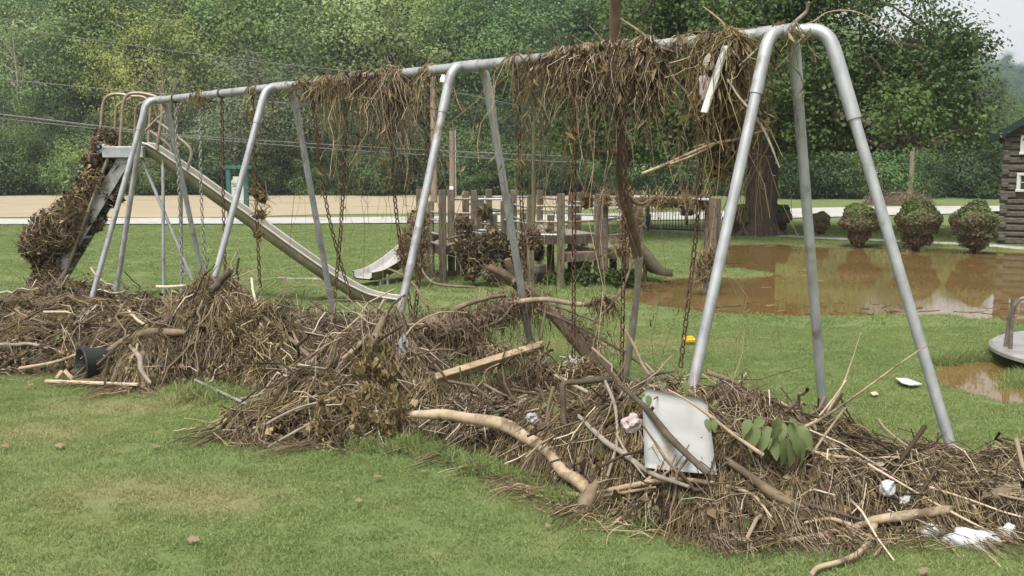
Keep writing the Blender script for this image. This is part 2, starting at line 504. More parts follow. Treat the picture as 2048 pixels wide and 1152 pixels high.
# ------------------------------------------------------------------ ground with puddle hollows
def poly(pts): return np.array([G(*p)[:2] for p in pts])
PUD = poly([(1300, 558), (1225, 566), (1195, 580), (1270, 598), (1400, 619), (1500, 627), (1600, 631), (1700, 631), (1800, 627), (1900, 629), (2000, 633), (2048, 642), (2400, 650),
            (2400, 512), (2048, 503), (1960, 498), (1870, 493), (1800, 497), (1700, 490), (1610, 492), (1560, 486), (1480, 487), (1425, 488), (1400, 505), (1440, 533), (1560, 546), (1490, 553), (1400, 549)])
PUD2 = poly([(1872, 748), (1890, 765), (1940, 783), (2000, 798), (2080, 806), (2200, 800), (2260, 770), (2200, 740), (2060, 728), (1990, 727), (1915, 731)])
MOUND2 = poly([(1982, 748), (1985, 775), (2040, 792), (2150, 790), (2190, 765), (2120, 742), (2040, 738)])
def sdist(P, poly_):
    """signed distance, negative inside"""
    A = poly_; B = np.roll(poly_, -1, axis=0)
    d = np.full(len(P), 1e9); inside = np.zeros(len(P), bool)
    for a, b_ in zip(A, B):
        e = b_ - a
        tt = np.clip(((P - a) @ e) / (e @ e), 0, 1)
        d = np.minimum(d, np.hypot(*(P - a - tt[:, None] * e).T))
        cnd = (a[1] > P[:, 1]) != (b_[1] > P[:, 1])
        xx = a[0] + (P[:, 1] - a[1]) / (b_[1] - a[1] + 1e-12) * (b_[0] - a[0])
        inside ^= cnd & (P[:, 0] < xx)
    return np.where(inside, -d, d)
def wavy(P):
    x, y = P[:, 0], P[:, 1]
    return (np.sin(x * 2.1 + np.sin(y * 1.7) * 1.3) + np.sin(y * 2.9 + np.sin(x * 3.1)) + .6 * np.sin(x * 6.3 + y * 4.1) + .5 * np.sin(y * 9.1 - x * 7.7)) / 3
def ground_z(P):
    P = np.asarray(P, float).reshape(-1, 2)
    n = wavy(P)
    z = .006 * n
    for pl, dep in ((PUD, .09), (PUD2, .16)):
        s_ = sdist(P, pl) + n * .10 * (1 if pl is PUD else .35)
        z = z - .016 - dep * np.clip((.10 - s_) / .9, 0, 1) + .016 * np.clip((s_ + .05) / .35, 0, 1)
    s_ = sdist(P, MOUND2) + n * .05
    z = z + np.clip(-s_ / .25, 0, 1) * .13
    return z
WATER_Z = -.022
def axis_pts(segs):
    out = []
    for a, b_, n in segs: out.extend(np.linspace(a, b_, n, endpoint=False))
    out.append(segs[-1][1])
    return np.array(out)
xs = axis_pts([(-800, -100, 8), (-100, -20, 16), (-20, -8, 24), (-8, 1, 45), (1, 9, 90), (9, 16, 30), (16, 60, 16), (60, 800, 8)])
ys = axis_pts([(-60, 2, 8), (2, 6.5, 30), (6.5, 9, 36), (9, 24, 150), (24, 40, 20), (40, 120, 16), (120, 1400, 10)])
X, Y = np.meshgrid(xs, ys)
P2 = np.stack([X.ravel(), Y.ravel()], 1)
Z = np.where((P2[:, 1] < 40) & (P2[:, 1] > 1) & (np.abs(P2[:, 0]) < 30), ground_z(P2), 0)
nx, ny = len(xs), len(ys)
ii = (np.arange(ny - 1)[:, None] * nx + np.arange(nx - 1)[None, :]).ravel()
Q = np.stack([ii, ii + 1, ii + nx + 1, ii + nx], 1)
lawn = link('lawn_ground', mesh_arrays('lawn_ground', np.column_stack([P2, Z]), Q, smooth=True), MAT['lawn'])
tag(lawn, kind='structure')

def sheet(name, pts, z, mat, kind='structure'):
    P = [(float(p[0]), float(p[1]), z) for p in pts]
    me = bpy.data.meshes.new(name)
    me.from_pydata(P, [], [tuple(range(len(P)))])
    me.update()
    return tag(link(name, me, mat), kind=kind)
wa = np.array([(1, 9.4), (13, 9.4), (13, 23.5), (1, 23.5)])
sheet('puddle_water', wa, WATER_Z, MAT['muddy_water'])
wb = [(3.2, 7.0), (6.6, 7.0), (6.6, 8.75), (3.2, 8.75)]
sheet('moat_water', wb, -.008, MAT['muddy_water'])

def strip(name, cl, width, z, mat, thick=0):
    cl = catmull(np.array(cl, float), 6)
    tt = unit(np.gradient(cl, axis=0)); nn = np.column_stack([-tt[:, 1], tt[:, 0]])
    wd = width if np.isscalar(width) else np.interp(np.linspace(0, 1, len(cl)), np.linspace(0, 1, len(width)), width)
    wd = np.broadcast_to(wd, (len(cl),))[:, None]
    L = cl + nn * wd / 2; Rr = cl - nn * wd / 2
    V = np.vstack([np.column_stack([L, np.full(len(L), z)]), np.column_stack([Rr, np.full(len(L), z)])])
    n = len(cl)
    Q = [(i + n, i + n + 1, i + 1, i) for i in range(n - 1)]
    if thick:
        V = np.vstack([V, V - [0, 0, thick]])
        Q += [(i, i + 1, i + 1 + 2 * n, i + 2 * n) for i in range(n - 1)] + [(i + n + 1, i + n, i + 3 * n, i + 3 * n + 1) for i in range(n - 1)]
    return tag(link(name, mesh_arrays(name, V, Q), mat), kind='structure')
strip('road', [(-70, 26.0), (-40, 28.2), (-16, 30.6), (-3, 31.7), (8, 35.0), (14, 38.2), (24, 40.6), (60, 44)], [3.4, 3.4, 3.2, 3.8, 5.0, 6.0, 5.0, 5], .03, MAT['concrete'])
# dry muddy field beyond the road, on the left
fx = np.linspace(-90, 6, 60)
near = 33.2 + .11 * (fx + 16) * .9 + .5 * np.sin(fx * .7) + np.where(fx > -9, (fx + 9) * .35, 0)
far = np.full_like(fx, 61.0)
V = np.vstack([np.column_stack([fx, near, np.full_like(fx, .012)]), np.column_stack([fx, far, np.full_like(fx, .012)])])
n = len(fx)
tag(link('dry_field', mesh_arrays('dry_field', V, [(i, i + 1, i + 1 + n, i + n) for i in range(n - 1)]), MAT['dry_field']), kind='structure')
# concrete path behind the bushes
strip('path', [G(1560, 472)[:2], G(1640, 476)[:2], G(1720, 479)[:2], G(1850, 485)[:2], G(1960, 490)[:2], G(2048, 497)[:2], G(2200, 506)[:2]], .55, .022, MAT['concrete'], .06)

# ------------------------------------------------------------------ hills
def hill(name, fn, x0, x1, y0, y1, nx_=50, ny_=40):
    X, Y = np.meshgrid(np.linspace(x0, x1, nx_), np.linspace(y0, y1, ny_))
    Z = fn(X, Y)
    ii = (np.arange(ny_ - 1)[:, None] * nx_ + np.arange(nx_ - 1)[None, :]).ravel()
    Q = np.stack([ii, ii + 1, ii + nx_ + 1, ii + nx_], 1)
    return tag(link(name, mesh_arrays(name, np.column_stack([X.ravel(), Y.ravel(), Z.ravel()]), Q, smooth=True), MAT['hill_soil']), kind='structure')
def sstep(a, b_, x):
    q = np.clip((x - a) / (b_ - a), 0, 1); return q * q * (3 - 2 * q)
def hz_left(x, y):
    edge = 1 - sstep(-6, 20, x - (y - 70) * .25)
    return -.3 + 46 * sstep(66, 190, y + .12 * x) * edge
def hz_right(x, y):
    return -.3 + 44 * sstep(170, 330, y - .25 * (x - 90)) * (.75 + .25 * np.sin(x * .02 + 1)) * sstep(40, 130, x + (y - 200) * .15)
def hz_mid(x, y):
    return -.3 + 4 * sstep(85, 130, y) * sstep(18, 75, x)
hill('hillside', hz_left, -230, 70, 62, 260, 70, 50)
hill('middle_hill', hz_mid, 10, 260, 90, 220)
hill('far_hill', hz_right, 20, 420, 165, 430)

# ------------------------------------------------------------------ trees
def crown_mesh(name, seed, rx, rz, zc, n_cl, per, leaf, cl_r, shape='round', asym=None):
    g = np.random.default_rng(seed)
    u_ = unit(g.normal(size=(n_cl, 3)))
    ph = g.uniform(0, 6.28, 6)
    lump = 1 + .16 * np.sin(u_[:, 0] * 4 + ph[0]) + .14 * np.sin(u_[:, 2] * 5 + ph[1] + u_[:, 1] * 3) + .12 * np.sin(u_[:, 1] * 6 + ph[2])
    rad = g.uniform(.30, 1.0, n_cl) ** .55 * lump
    C = u_ * rad[:, None]
    if shape == 'cone':
        h = g.uniform(0, 1, n_cl) ** .8
        ang = g.uniform(0, 6.28, n_cl)
        rr = (1 - h) * g.uniform(.35, 1, n_cl) ** .5
        C = np.stack([np.cos(ang) * rr, np.sin(ang) * rr, h * 2 - 1], 1)
    elif shape == 'tall':
        C[:, :2] *= (1.05 - .35 * C[:, 2:3])
    elif shape == 'fan':
        C[:, :2] *= (1.0 + .3 * C[:, 2:3])
    C = C * [rx, rx, rz] + [0, 0, zc]
    cr = cl_r * g.uniform(.6, 1.35, n_cl)
    idx = np.repeat(np.arange(n_cl), per)
    off = g.normal(size=(len(idx), 3)) * .5
    P = C[idx] + off * cr[idx][:, None] * [1, 1, .62]
    nrm = unit(g.normal(size=(len(P), 3)) * .28 + off * 1.25 + u_[idx] * .5 + [0, 0, .6])
    t_ = unit(np.cross(nrm, g.normal(size=(len(P), 3))))
    L = leaf * g.uniform(.6, 1.3, len(P)); W = L * g.uniform(.5, .85, len(P))
    V, Q = leaf_batch(P, t_, nrm, L, W, .18)
    return mesh_arrays(name, V, Q), C

def limb_mesh(name, seed, trunk_pts, r0, r1, ends, nlimb, rl, n=7, wander=.5):
    """trunk polyline with limbs reaching towards given crown points"""
    g = np.random.default_rng(seed)
    mb = MB()
    tp = catmull(trunk_pts, 4)
    rr = np.linspace(r0, r1, len(tp)); rr[0] = r0 * 1.45; rr[1] = r0 * 1.12
    mb.tube(tp, rr, n)
    pick = g.choice(len(ends), min(nlimb, len(ends)), replace=False)
    for k in pick:
        e = ends[k]
        lo = int(len(tp) * .35)
        j = g.integers(lo, len(tp))
        s_ = tp[j]
        if e[2] < s_[2] + .1: s_ = tp[lo]
        mid = s_ * .5 + e * .5 + g.normal(size=3) * wander * .4 + [0, 0, wander * .5]
        mb.tube(catmull([s_, mid, e], 4), np.linspace(min(rl, rr[j] * .7), rl * .18, 9), 5, cap=False)
    me = bpy.data.meshes.new(name)
    me.from_pydata(mb.v, [], mb.f)
    me.polygons.foreach_set('use_smooth', [True] * len(mb.f))
    me.update()
    return me
VAR = {}
def variant(key, seed, H_, rx, crown_lo, n_cl, per, leaf, cl_r, shape, r0, nl=26, bark='bark'):
    rz = (H_ - crown_lo) / 2; zc = crown_lo + rz
    cm, C = crown_mesh(key + '_crown', seed, rx, rz, zc, n_cl, per, leaf, cl_r, shape)
    g = np.random.default_rng(seed + 1)
    tp = [(0, 0, -.2), (g.normal() * .1, g.normal() * .1, H_ * .25), (g.normal() * .25, g.normal() * .25, H_ * .55), (g.normal() * .3, g.normal() * .3, H_ * .85)]
    tm = limb_mesh(key + '_trunk', seed + 2, tp, r0, r0 * .2, C, nl, r0 * .32, 7, rx * .3)
    VAR[key] = (cm, tm, H_)
variant('broad', 21, 15, 4.6, 2.5, 105, 300, .19, 1.8, 'round', .24)
variant('tall', 22, 18, 3.8, 3.5, 105, 300, .19, 1.65, 'tall', .24)
variant('airy', 23, 13, 3.4, 3.2, 52, 200, .16, 1.35, 'fan', .15, 44)
variant('willow', 24, 9.5, 4.4, .6, 95, 210, .14, 1.35, 'round', .16, 40)
variant('spread', 25, 12, 4.0, 2.0, 75, 280, .17, 1.5, 'fan', .17, 40)
variant('shrub', 26, 3.4, 2.3, .1, 70, 90, .14, .8, 'round', .06, 10)
variant('conifer', 27, 16, 2.8, 1.0, 130, 120, .18, 1.0, 'cone', .2, 10)
variant('dead', 28, 11, 2.6, 4.0, 60, 6, .22, 1.0, 'fan', .14, 55)

def place_tree(key, x, y, H_, leaf, label, name='forest_tree', group='trees along the foot of the hill', bark='bark', rot=None, wid=1.0, z=0.0, cat='tree'):
    cm, tm, h0 = VAR[key]
    root = empty(name, (x, y, z), label, cat, group, R_.uniform(0, 6.28) if rot is None else rot)
    s_ = H_ / h0
    root.scale = (s_ * wid, s_ * wid, s_)
    for nm, me, mt in (('trunk', tm, bark), ('crown', cm, leaf)):
        if len(me.materials) == 0: me.materials.append(None)
        o = bpy.data.objects.new(nm, me); col.objects.link(o); o.parent = root
        o.material_slots[0].link = 'OBJECT'; o.material_slots[0].material = MAT[mt]
    return root

def gx(px, y): return (px - 1024) / F * (y * CP + CAMH * SP)
ROW = [  # photo column, distance, height, kind, leaf, width, label
    (40, 63, 11.8, 'airy', 'leaf_pale', 1.05, 'pale airy tree with bare lower trunk at the far left edge', 'pale_bark'),
    (105, 66, 14, 'airy', 'leaf_pale', .9, 'pale tree with slim grey trunk, second from the left edge', 'pale_bark'),
    (190, 68, 17, 'tall', 'leaf_mid', 1.0, 'tall mid green tree behind the slide handrails', 'bark'),
    (285, 64, 10.6, 'spread', 'leaf_yellow', .8, 'yellow green spreading tree just above the slide handrail hoops', 'bark'),
    (385, 66, 13.5, 'spread', 'leaf_yellow', .95, 'tall yellow green tree right of the slide handrails', 'bark'),
    (335, 60.5, 9.0, 'dead', 'leaf_yellow', .7, 'mostly bare grey tree among the yellow green trees', 'pale_bark'),
    (530, 61, 9.6, 'willow', 'leaf_olive', 1.05, 'rounded olive grey willow-like tree above the left swing bay', 'bark'),
    (470, 70, 17, 'broad', 'leaf_mid', 1.0, 'large green tree rising behind the olive grey tree', 'bark'),
    (640, 69, 16, 'broad', 'leaf_mid', 1.05, 'large green tree behind the debris hanging on the middle bay', 'bark'),
    (760, 66, 14, 'spread', 'leaf_pale', 1.05, 'light green tree left of the pole with the street lamp', 'bark'),
    (860, 71, 18, 'tall', 'leaf_mid', 1.1, 'tall green tree directly behind the street lamp pole', 'bark'),
    (965, 67, 15, 'broad', 'leaf_mid', .95, 'broad green tree between the street lamp and the dead tree', 'bark'),
    (1065, 70, 15, 'spread', 'leaf_pale', 1.0, 'pale green tree left of the standing dead tree', 'bark'),
    (1165, 66, 12.0, 'conifer', 'leaf_dark', 1.3, 'dark evergreen left of the standing dead tree', 'bark'),
    (1270, 69, 14, 'broad', 'leaf_dark', 1.0, 'dark tree behind the play structure and maple crown', 'bark'),
    (1380, 66, 13, 'broad', 'leaf_dark', .95, 'dark tree directly behind the black gate', 'bark'),
    (700, 60.5, 6.2, 'willow', 'leaf_dark', .8, 'low dark green tree under the middle swing bay', 'bark'),
    (600, 62, 7.0, 'willow', 'leaf_dark', .9, 'low dark tree right of the green framed sign', 'bark'),
    (500, 61, 5.6, 'willow', 'leaf_dark', .8, 'low dark tree directly behind the green framed sign', 'bark'),
    (820, 61.5, 6.6, 'willow', 'leaf_dark', .9, 'low dark tree left of the street lamp pole', 'bark'),
    (940, 63, 7.2, 'willow', 'leaf_dark', .9, 'low dark tree right of the street lamp pole', 'bark'),
    (1060, 63, 6.6, 'willow', 'leaf_dark', .9, 'low dark tree behind the tall wooden playground posts', 'bark'),
    (150, 61.5, 6.0, 'willow', 'leaf_dark', 1.0, 'low dark green tree behind the debris covered ladder', 'bark'),
    (30, 61, 5.2, 'willow', 'leaf_mid', 1.0, 'low bushy green tree at the left edge of the field', 'bark'),
    (400, 62.5, 6.4, 'willow', 'leaf_dark', .9, 'low dark tree behind the top of the long slide', 'bark'),
    # right of the maple, beyond the road
    (1570, 58, 6.4, 'broad', 'leaf_mid', 1.15, 'round green tree seen just right of the maple trunk', 'bark'),
    (1690, 57, 5.6, 'broad', 'leaf_mid', 1.2, 'round green tree left of the right utility pole', 'bark'),
    (1775, 62, 7.6, 'broad', 'leaf_pale', 1.2, 'light green tree right behind the right utility pole', 'bark'),
    (1860, 57, 5.6, 'broad', 'leaf_mid', 1.15, 'round green tree right of the right utility pole', 'bark'),
    (1945, 58, 6.6, 'broad', 'leaf_dark', 1.15, 'dark round tree left of the log house', 'bark'),
    (1985, 64, 5.8, 'spread', 'leaf_olive', 1.0, 'grey green tree behind the log house roof edge', 'bark'),
    (2060, 62, 6.0, 'broad', 'leaf_mid', 1.1, 'green tree behind the log house', 'bark'),
]
for px, y, h, key, lf, wd, lab, bk in ROW:
    place_tree(key, gx(px, y), y, h, lf, lab, bark=bk, wid=wd)
place_tree('conifer', gx(1988, 92), 92, 9.6, 'leaf_dark', 'pointed dark conifer above the trees left of the log house', wid=1.1)
place_tree('conifer', gx(1915, 98), 98, 9.0, 'leaf_dark', 'smaller dark conifer on the low slope at right', wid=1.2)

# the maple that stands over the puddle
def maple():
    base = G(1518, 470)
    root = empty('maple_tree', base, 'big dark maple with thick trunk beside the flood puddle', 'tree')
    g = np.random.default_rng(5)
    mb = MB()
    tp = catmull([(0, 0, -.25), (.02, 0, .6), (.05, 0, 1.6), (-.02, .1, 2.8), (.1, 0, 4.2), (.2, .1, 6.5), (.1, .1, 9.5)], 4)
    rr = np.interp(tp[:, 2], [-.25, .0, .35, 1.6, 2.8, 4.2, 9.5], [.62, .52, .41, .37, .38, .28, .06])
    mb.tube(tp, rr, 16)
    for a in np.linspace(0, 6.28, 7)[:-1]:
        d = np.array([math.cos(a + .3), math.sin(a + .3), 0])
        mb.tube(catmull([d * .25 + [0, 0, .35], d * .5 + [0, 0, .06], d * (.9 + .3 * math.sin(a * 3)) + [0, 0, -.06]], 4), [.14, .10, .05], 7, cap=False)
    tips = []
    def grow(p, d, L, r, lvl):
        pts = [p]; q = p.copy(); dd = d.copy()
        ns = 5
        for k in range(ns):
            dd = unit(dd + g.normal(size=3) * .16 + np.array([0, 0, -.055 * (lvl > 0) - .03]))
            q = q + dd * L / ns
            if q[2] < 2.1: q[2] = 2.1 + .1 * abs(g.normal()); dd[2] = abs(dd[2])
            lm = np.interp(q[2], [0, 2.2, 4.5, 6, 8, 10.5], [4.7, 4.9, 4.6, 3.3, 1.8, .4]); hr = math.hypot(q[0], q[1])
            if hr > lm: q[:2] *= lm / hr
            pts.append(q.copy())
        mb.tube(catmull(pts, 2), np.linspace(r, r * .35, 11), 6, cap=False)
        tips.append(q.copy())
        if lvl >= 1: tips.extend([pts[2].copy(), pts[3].copy(), pts[4].copy()])
        if lvl < 3:
            for k in range(3 if lvl else 5):
                j = g.integers(2, ns + 1) if lvl == 0 else g.integers(1, ns + 1)
                nd = unit(dd + g.normal(size=3) * .75 + [0, 0, .05 if lvl else .1])
                grow(pts[j], nd, L * g.uniform(.42, .66), r * .45, lvl + 1)
    for k in range(15):
        a = k * 2.399 + .4
        h = 2.3 + 5.2 * (k / 15) ** 1.05
        up = -.06 + .95 * (k / 15) ** 1.2
        d = unit([math.cos(a), math.sin(a), up])
        s_ = np.array([np.interp(h, tp[:, 2], tp[:, 0]), np.interp(h, tp[:, 2], tp[:, 1]), h])
        grow(s_, d, 4.0 * (1 - .62 * k / 15), .15 * (1 - .5 * k / 15), 0)
    for a_, L in ((-.12, 4.6), (.28, 4.8), (3.3, 4.2), (2.85, 4.0), (-.6, 4.4), (3.8, 4.4)):
        d = unit([math.cos(a_), math.sin(a_), .16])
        grow(np.array([0, 0, 2.7]), d, L, .13, 0)
    T = np.array(tips)
    lim = np.interp(T[:, 2], [0, 2.2, 4.5, 6, 8, 10.5], [4.8, 5.0, 4.7, 3.4, 1.9, .5])
    T = T[(T[:, 2] > np.where(T[:, 0] > 1.2, 2.45, 1.7)) & (np.hypot(T[:, 0], T[:, 1]) < lim)]
    tr = mb.build('trunk', MAT['bark'], root, offset=(0, 0, 0))
    C = T + g.normal(size=T.shape) * .15
    n_cl = len(C)
    tot = 150000
    per = max(20, tot // n_cl)
    idx = np.repeat(np.arange(n_cl), per)
    cr = .5 * g.uniform(.5, 1.25, n_cl)
    off = g.normal(size=(len(idx), 3)) * .55
    P = C[idx] + off * cr[idx][:, None] * [1.15, 1.15, .55]
    nrm = unit(g.normal(size=(len(P), 3)) * .35 + off * .8 + [0, 0, .75])
    t_ = unit(np.cross(nrm, g.normal(size=(len(P), 3))) + [0, 0, -.25])
    L = g.uniform(.065, .125, len(P)); W = L * g.uniform(.6, .95, len(P))
    V, Q = leaf_batch(P, t_, nrm, L, W, .15)
    link('crown', mesh_arrays('maple_crown', V, Q), MAT['leaf_maple'], root)
maple()

# ------------------------------------------------------------------ wooded slopes (one mass): instances of crowns on points
def gn_scatter(name, pts, srcs, smin, smax, label, cat, kind='stuff', tilt=0.0, scales=None):
    """points mesh + geometry nodes that set a source mesh on each point; srcs = unlinked source objects"""
    me = mesh_arrays(name, pts)
    o = link(name, me)
    tag(o, label, cat, kind=kind)
    ng = bpy.data.node_groups.new(name + '_nodes', 'GeometryNodeTree')
    ng.interface.new_socket('Geometry', in_out='INPUT', socket_type='NodeSocketGeometry')
    ng.interface.new_socket('Geometry', in_out='OUTPUT', socket_type='NodeSocketGeometry')
    N = ng.nodes; Lk = ng.links
    gi = N.new('NodeGroupInput'); go = N.new('NodeGroupOutput')
    jn = N.new('GeometryNodeJoinGeometry')
    idx = N.new('FunctionNodeRandomValue'); idx.data_type = 'INT'
    idx.inputs['Min'].default_value = 0 if 'Min' in idx.inputs else 0
    for s_ in idx.inputs:
        if s_.type == 'INT' and s_.name == 'Min': s_.default_value = 0
        if s_.type == 'INT' and s_.name == 'Max': s_.default_value = len(srcs) - 1
    iout = [q for q in idx.outputs if q.type == 'INT'][0]
    for k, src in enumerate(srcs):
        cmp_ = N.new('FunctionNodeCompare'); cmp_.data_type = 'INT'; cmp_.operation = 'EQUAL'
        ins = [q for q in cmp_.inputs if q.type == 'INT']
        Lk.new(iout, ins[0]); ins[1].default_value = k
        oi = N.new('GeometryNodeObjectInfo'); oi.inputs['Object'].default_value = src
        oi.inputs['As Instance'].default_value = True
        ip = N.new('GeometryNodeInstanceOnPoints')
        Lk.new(gi.outputs[0], ip.inputs['Points'])
        Lk.new(cmp_.outputs[0], ip.inputs['Selection'])
        Lk.new(oi.outputs['Geometry'], ip.inputs['Instance'])
        rr = N.new('FunctionNodeRandomValue'); rr.data_type = 'FLOAT_VECTOR'
        vi = [q for q in rr.inputs if q.type == 'VECTOR']
        vi[0].default_value = (-tilt, -tilt, 0); vi[1].default_value = (tilt, tilt, 6.283)
        vo = [q for q in rr.outputs if q.type == 'VECTOR'][0]
        e2r = N.new('FunctionNodeEulerToRotation')
        Lk.new(vo, e2r.inputs[0])
        Lk.new(e2r.outputs[0], ip.inputs['Rotation'])
        rs = N.new('FunctionNodeRandomValue'); rs.data_type = 'FLOAT'
        fi = [q for q in rs.inputs if q.type == 'VALUE']
        fi[0].default_value = smin; fi[1].default_value = smax
        Lk.new([q for q in rs.outputs if q.type == 'VALUE'][0], ip.inputs['Scale'])
        Lk.new(ip.outputs[0], jn.inputs[0])
    Lk.new(jn.outputs[0], go.inputs[0])
    md = o.modifiers.new('scatter', 'NODES'); md.node_group = ng
    return o

def src_obj(name, me, mat):
    me2 = me.copy(); me2.materials.clear(); me2.materials.append(MAT[mat])
    return bpy.data.objects.new(name, me2)

def jitter_grid(x0, x1, y0, y1, step, g):
    X, Y = np.meshgrid(np.arange(x0, x1, step), np.arange(y0, y1, step))
    P = np.stack([X.ravel(), Y.ravel()], 1)
    return P + g.uniform(-.45, .45, P.shape) * step
g = np.random.default_rng(3)
S = {}
for nm, key, mt in (('mid', 'broad', 'leaf_mid'), ('dark', 'broad', 'leaf_dark'), ('blue', 'tall', 'leaf_blue'), ('pale', 'spread', 'leaf_pale'), ('con', 'conifer', 'leaf_dark'), ('blue2', 'broad', 'leaf_blue'), ('bush_d', 'shrub', 'leaf_dark'), ('bush_m', 'shrub', 'leaf_mid')):
    S[nm] = src_obj('source_' + nm, VAR[key][0], mt)
P = jitter_grid(-120, 62, 73, 168, 5.4, g)
P = P[(np.abs(P[:, 0]) < P[:, 1] * .60 + 12) & (P[:, 0] < .335 * P[:, 1])]
zl = np.maximum(hz_left(P[:, 0], P[:, 1]), 0)
gn_scatter('hillside_forest', np.column_stack([P, zl - .8]), [S['mid'], S['dark'], S['blue'], S['pale'], S['mid']], .75, 1.15, 'dense green deciduous wood covering the hillside behind the field', 'forest')
P = jitter_grid(14, 120, 68, 150, 5.2, g)
P = P[(P[:, 0] < P[:, 1] * .62 + 8) & (P[:, 0] > P[:, 1] * .24)]
gn_scatter('middle_forest', np.column_stack([P, np.maximum(hz_mid(P[:, 0], P[:, 1]), 0) - .6]), [S['mid'], S['dark'], S['dark'], S['con'], S['pale']], .36, .56, 'mixed dark wood on the low slope beyond the log house', 'forest')
P = jitter_grid(40, 330, 190, 345, 8.0, g)
P = P[(P[:, 0] < P[:, 1] * .68 + 10) & (P[:, 0] > P[:, 1] * .22)]
zf = hz_right(P[:, 0], P[:, 1])
P = np.column_stack([P, zf - 1])[zf > .5]
gn_scatter('far_forest', P, [S['blue'], S['blue2'], S['blue2'], S['dark']], .6, .95, 'hazy blue green wood on the distant hill at the top right', 'forest')
P = np.concatenate([np.column_stack([g.uniform(-36, 16, 130), g.uniform(58.8, 64.5, 130)]), np.column_stack([g.uniform(14, 40, 60), g.uniform(52.5, 56.5, 60)])])
gn_scatter('undergrowth', np.column_stack([P, np.full(len(P), -.1)]), [S['bush_d'], S['bush_m'], S['bush_d']], .45, 1.15, 'low scrub and weeds along the foot of the woods', 'undergrowth')

# ------------------------------------------------------------------ clipped bushes by the puddle
def bush(px, by, rpx, label, squash=.92, muddy=.55, top_off=0):
    base = G(px, by)
    d = base[1]
    r = rpx * d / F
    root = empty('round_bush', base, label, 'bush', 'clipped round bushes beside the puddle')
    g = np.random.default_rng(int(px))
    st = MB()
    zc = r * (squash + .42)
    for k in range(7):
        a = g.uniform(0, 6.28)
        e = np.array([math.cos(a) * r * .55, math.sin(a) * r * .55, zc * g.uniform(.7, 1.1)])
        st.tube(catmull([(math.cos(a) * .05, math.sin(a) * .05, -.06), e * .45 + g.normal(size=3) * .02, e], 4), [.03, .02, .008], 5, cap=False)
    st.build('stem', MAT['stick_dark'], root, offset=(0, 0, 0))
    n = 9000
    u_ = unit(g.normal(size=(n, 3)))
    lump = 1 + .09 * np.sin(u_[:, 0] * 5 + px) + .08 * np.sin(u_[:, 1] * 6 + px * 2) + .08 * np.sin(u_[:, 2] * 7 + px * .7)
    rad = g.uniform(.55, 1.0, n) ** .35 * lump
    P = u_ * rad[:, None] * [r, r, r * squash] + [0, 0, zc]
    low = u_[:, 2] < -.55
    P[low] += np.column_stack([-u_[low][:, :2] * r * .2, -g.uniform(0, r * .35, low.sum())])
    nr = unit(u_ + g.normal(size=(n, 3)) * .7)
    t_ = unit(np.cross(nr, g.normal(size=(n, 3))))
    L = g.uniform(.035, .075, n)
    V, Q = leaf_batch(P, t_, nr, L, L * .6, .2)
    me = mesh_arrays('bush_foliage', V, Q)
    hgt = (P[:, 2] - zc) / r + g.normal(size=n) * .45 + .3 * np.sin(u_[:, 0] * 4 + px)
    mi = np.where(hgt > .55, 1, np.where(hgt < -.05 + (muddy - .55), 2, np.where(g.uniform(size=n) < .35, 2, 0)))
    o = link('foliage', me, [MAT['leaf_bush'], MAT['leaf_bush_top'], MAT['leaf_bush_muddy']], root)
    me.polygons.foreach_set('material_index', mi.astype(np.int32))
    return root
bush(1718, 493, 39, 'round clipped bush, first of three in a row right of the swing set', .86)
bush(1832, 500, 43, 'round clipped bush in the middle of the row by the puddle')
bush(1948, 505, 42, 'round clipped bush nearest the log house', .98, .45)
bush(1640, 470, 20, 'smallest round bush, right of the maple trunk', .95)
bush(1556, 466, 23, 'dark round bush half hidden behind the maple trunk', 1.0, .9)
bush(1476, 470, 26, 'dark bush left of the maple trunk beside the gate', .95, .7)
bush(2060, 480, 30, 'green bush cut off at the right edge before the log house', 1.1, .2)

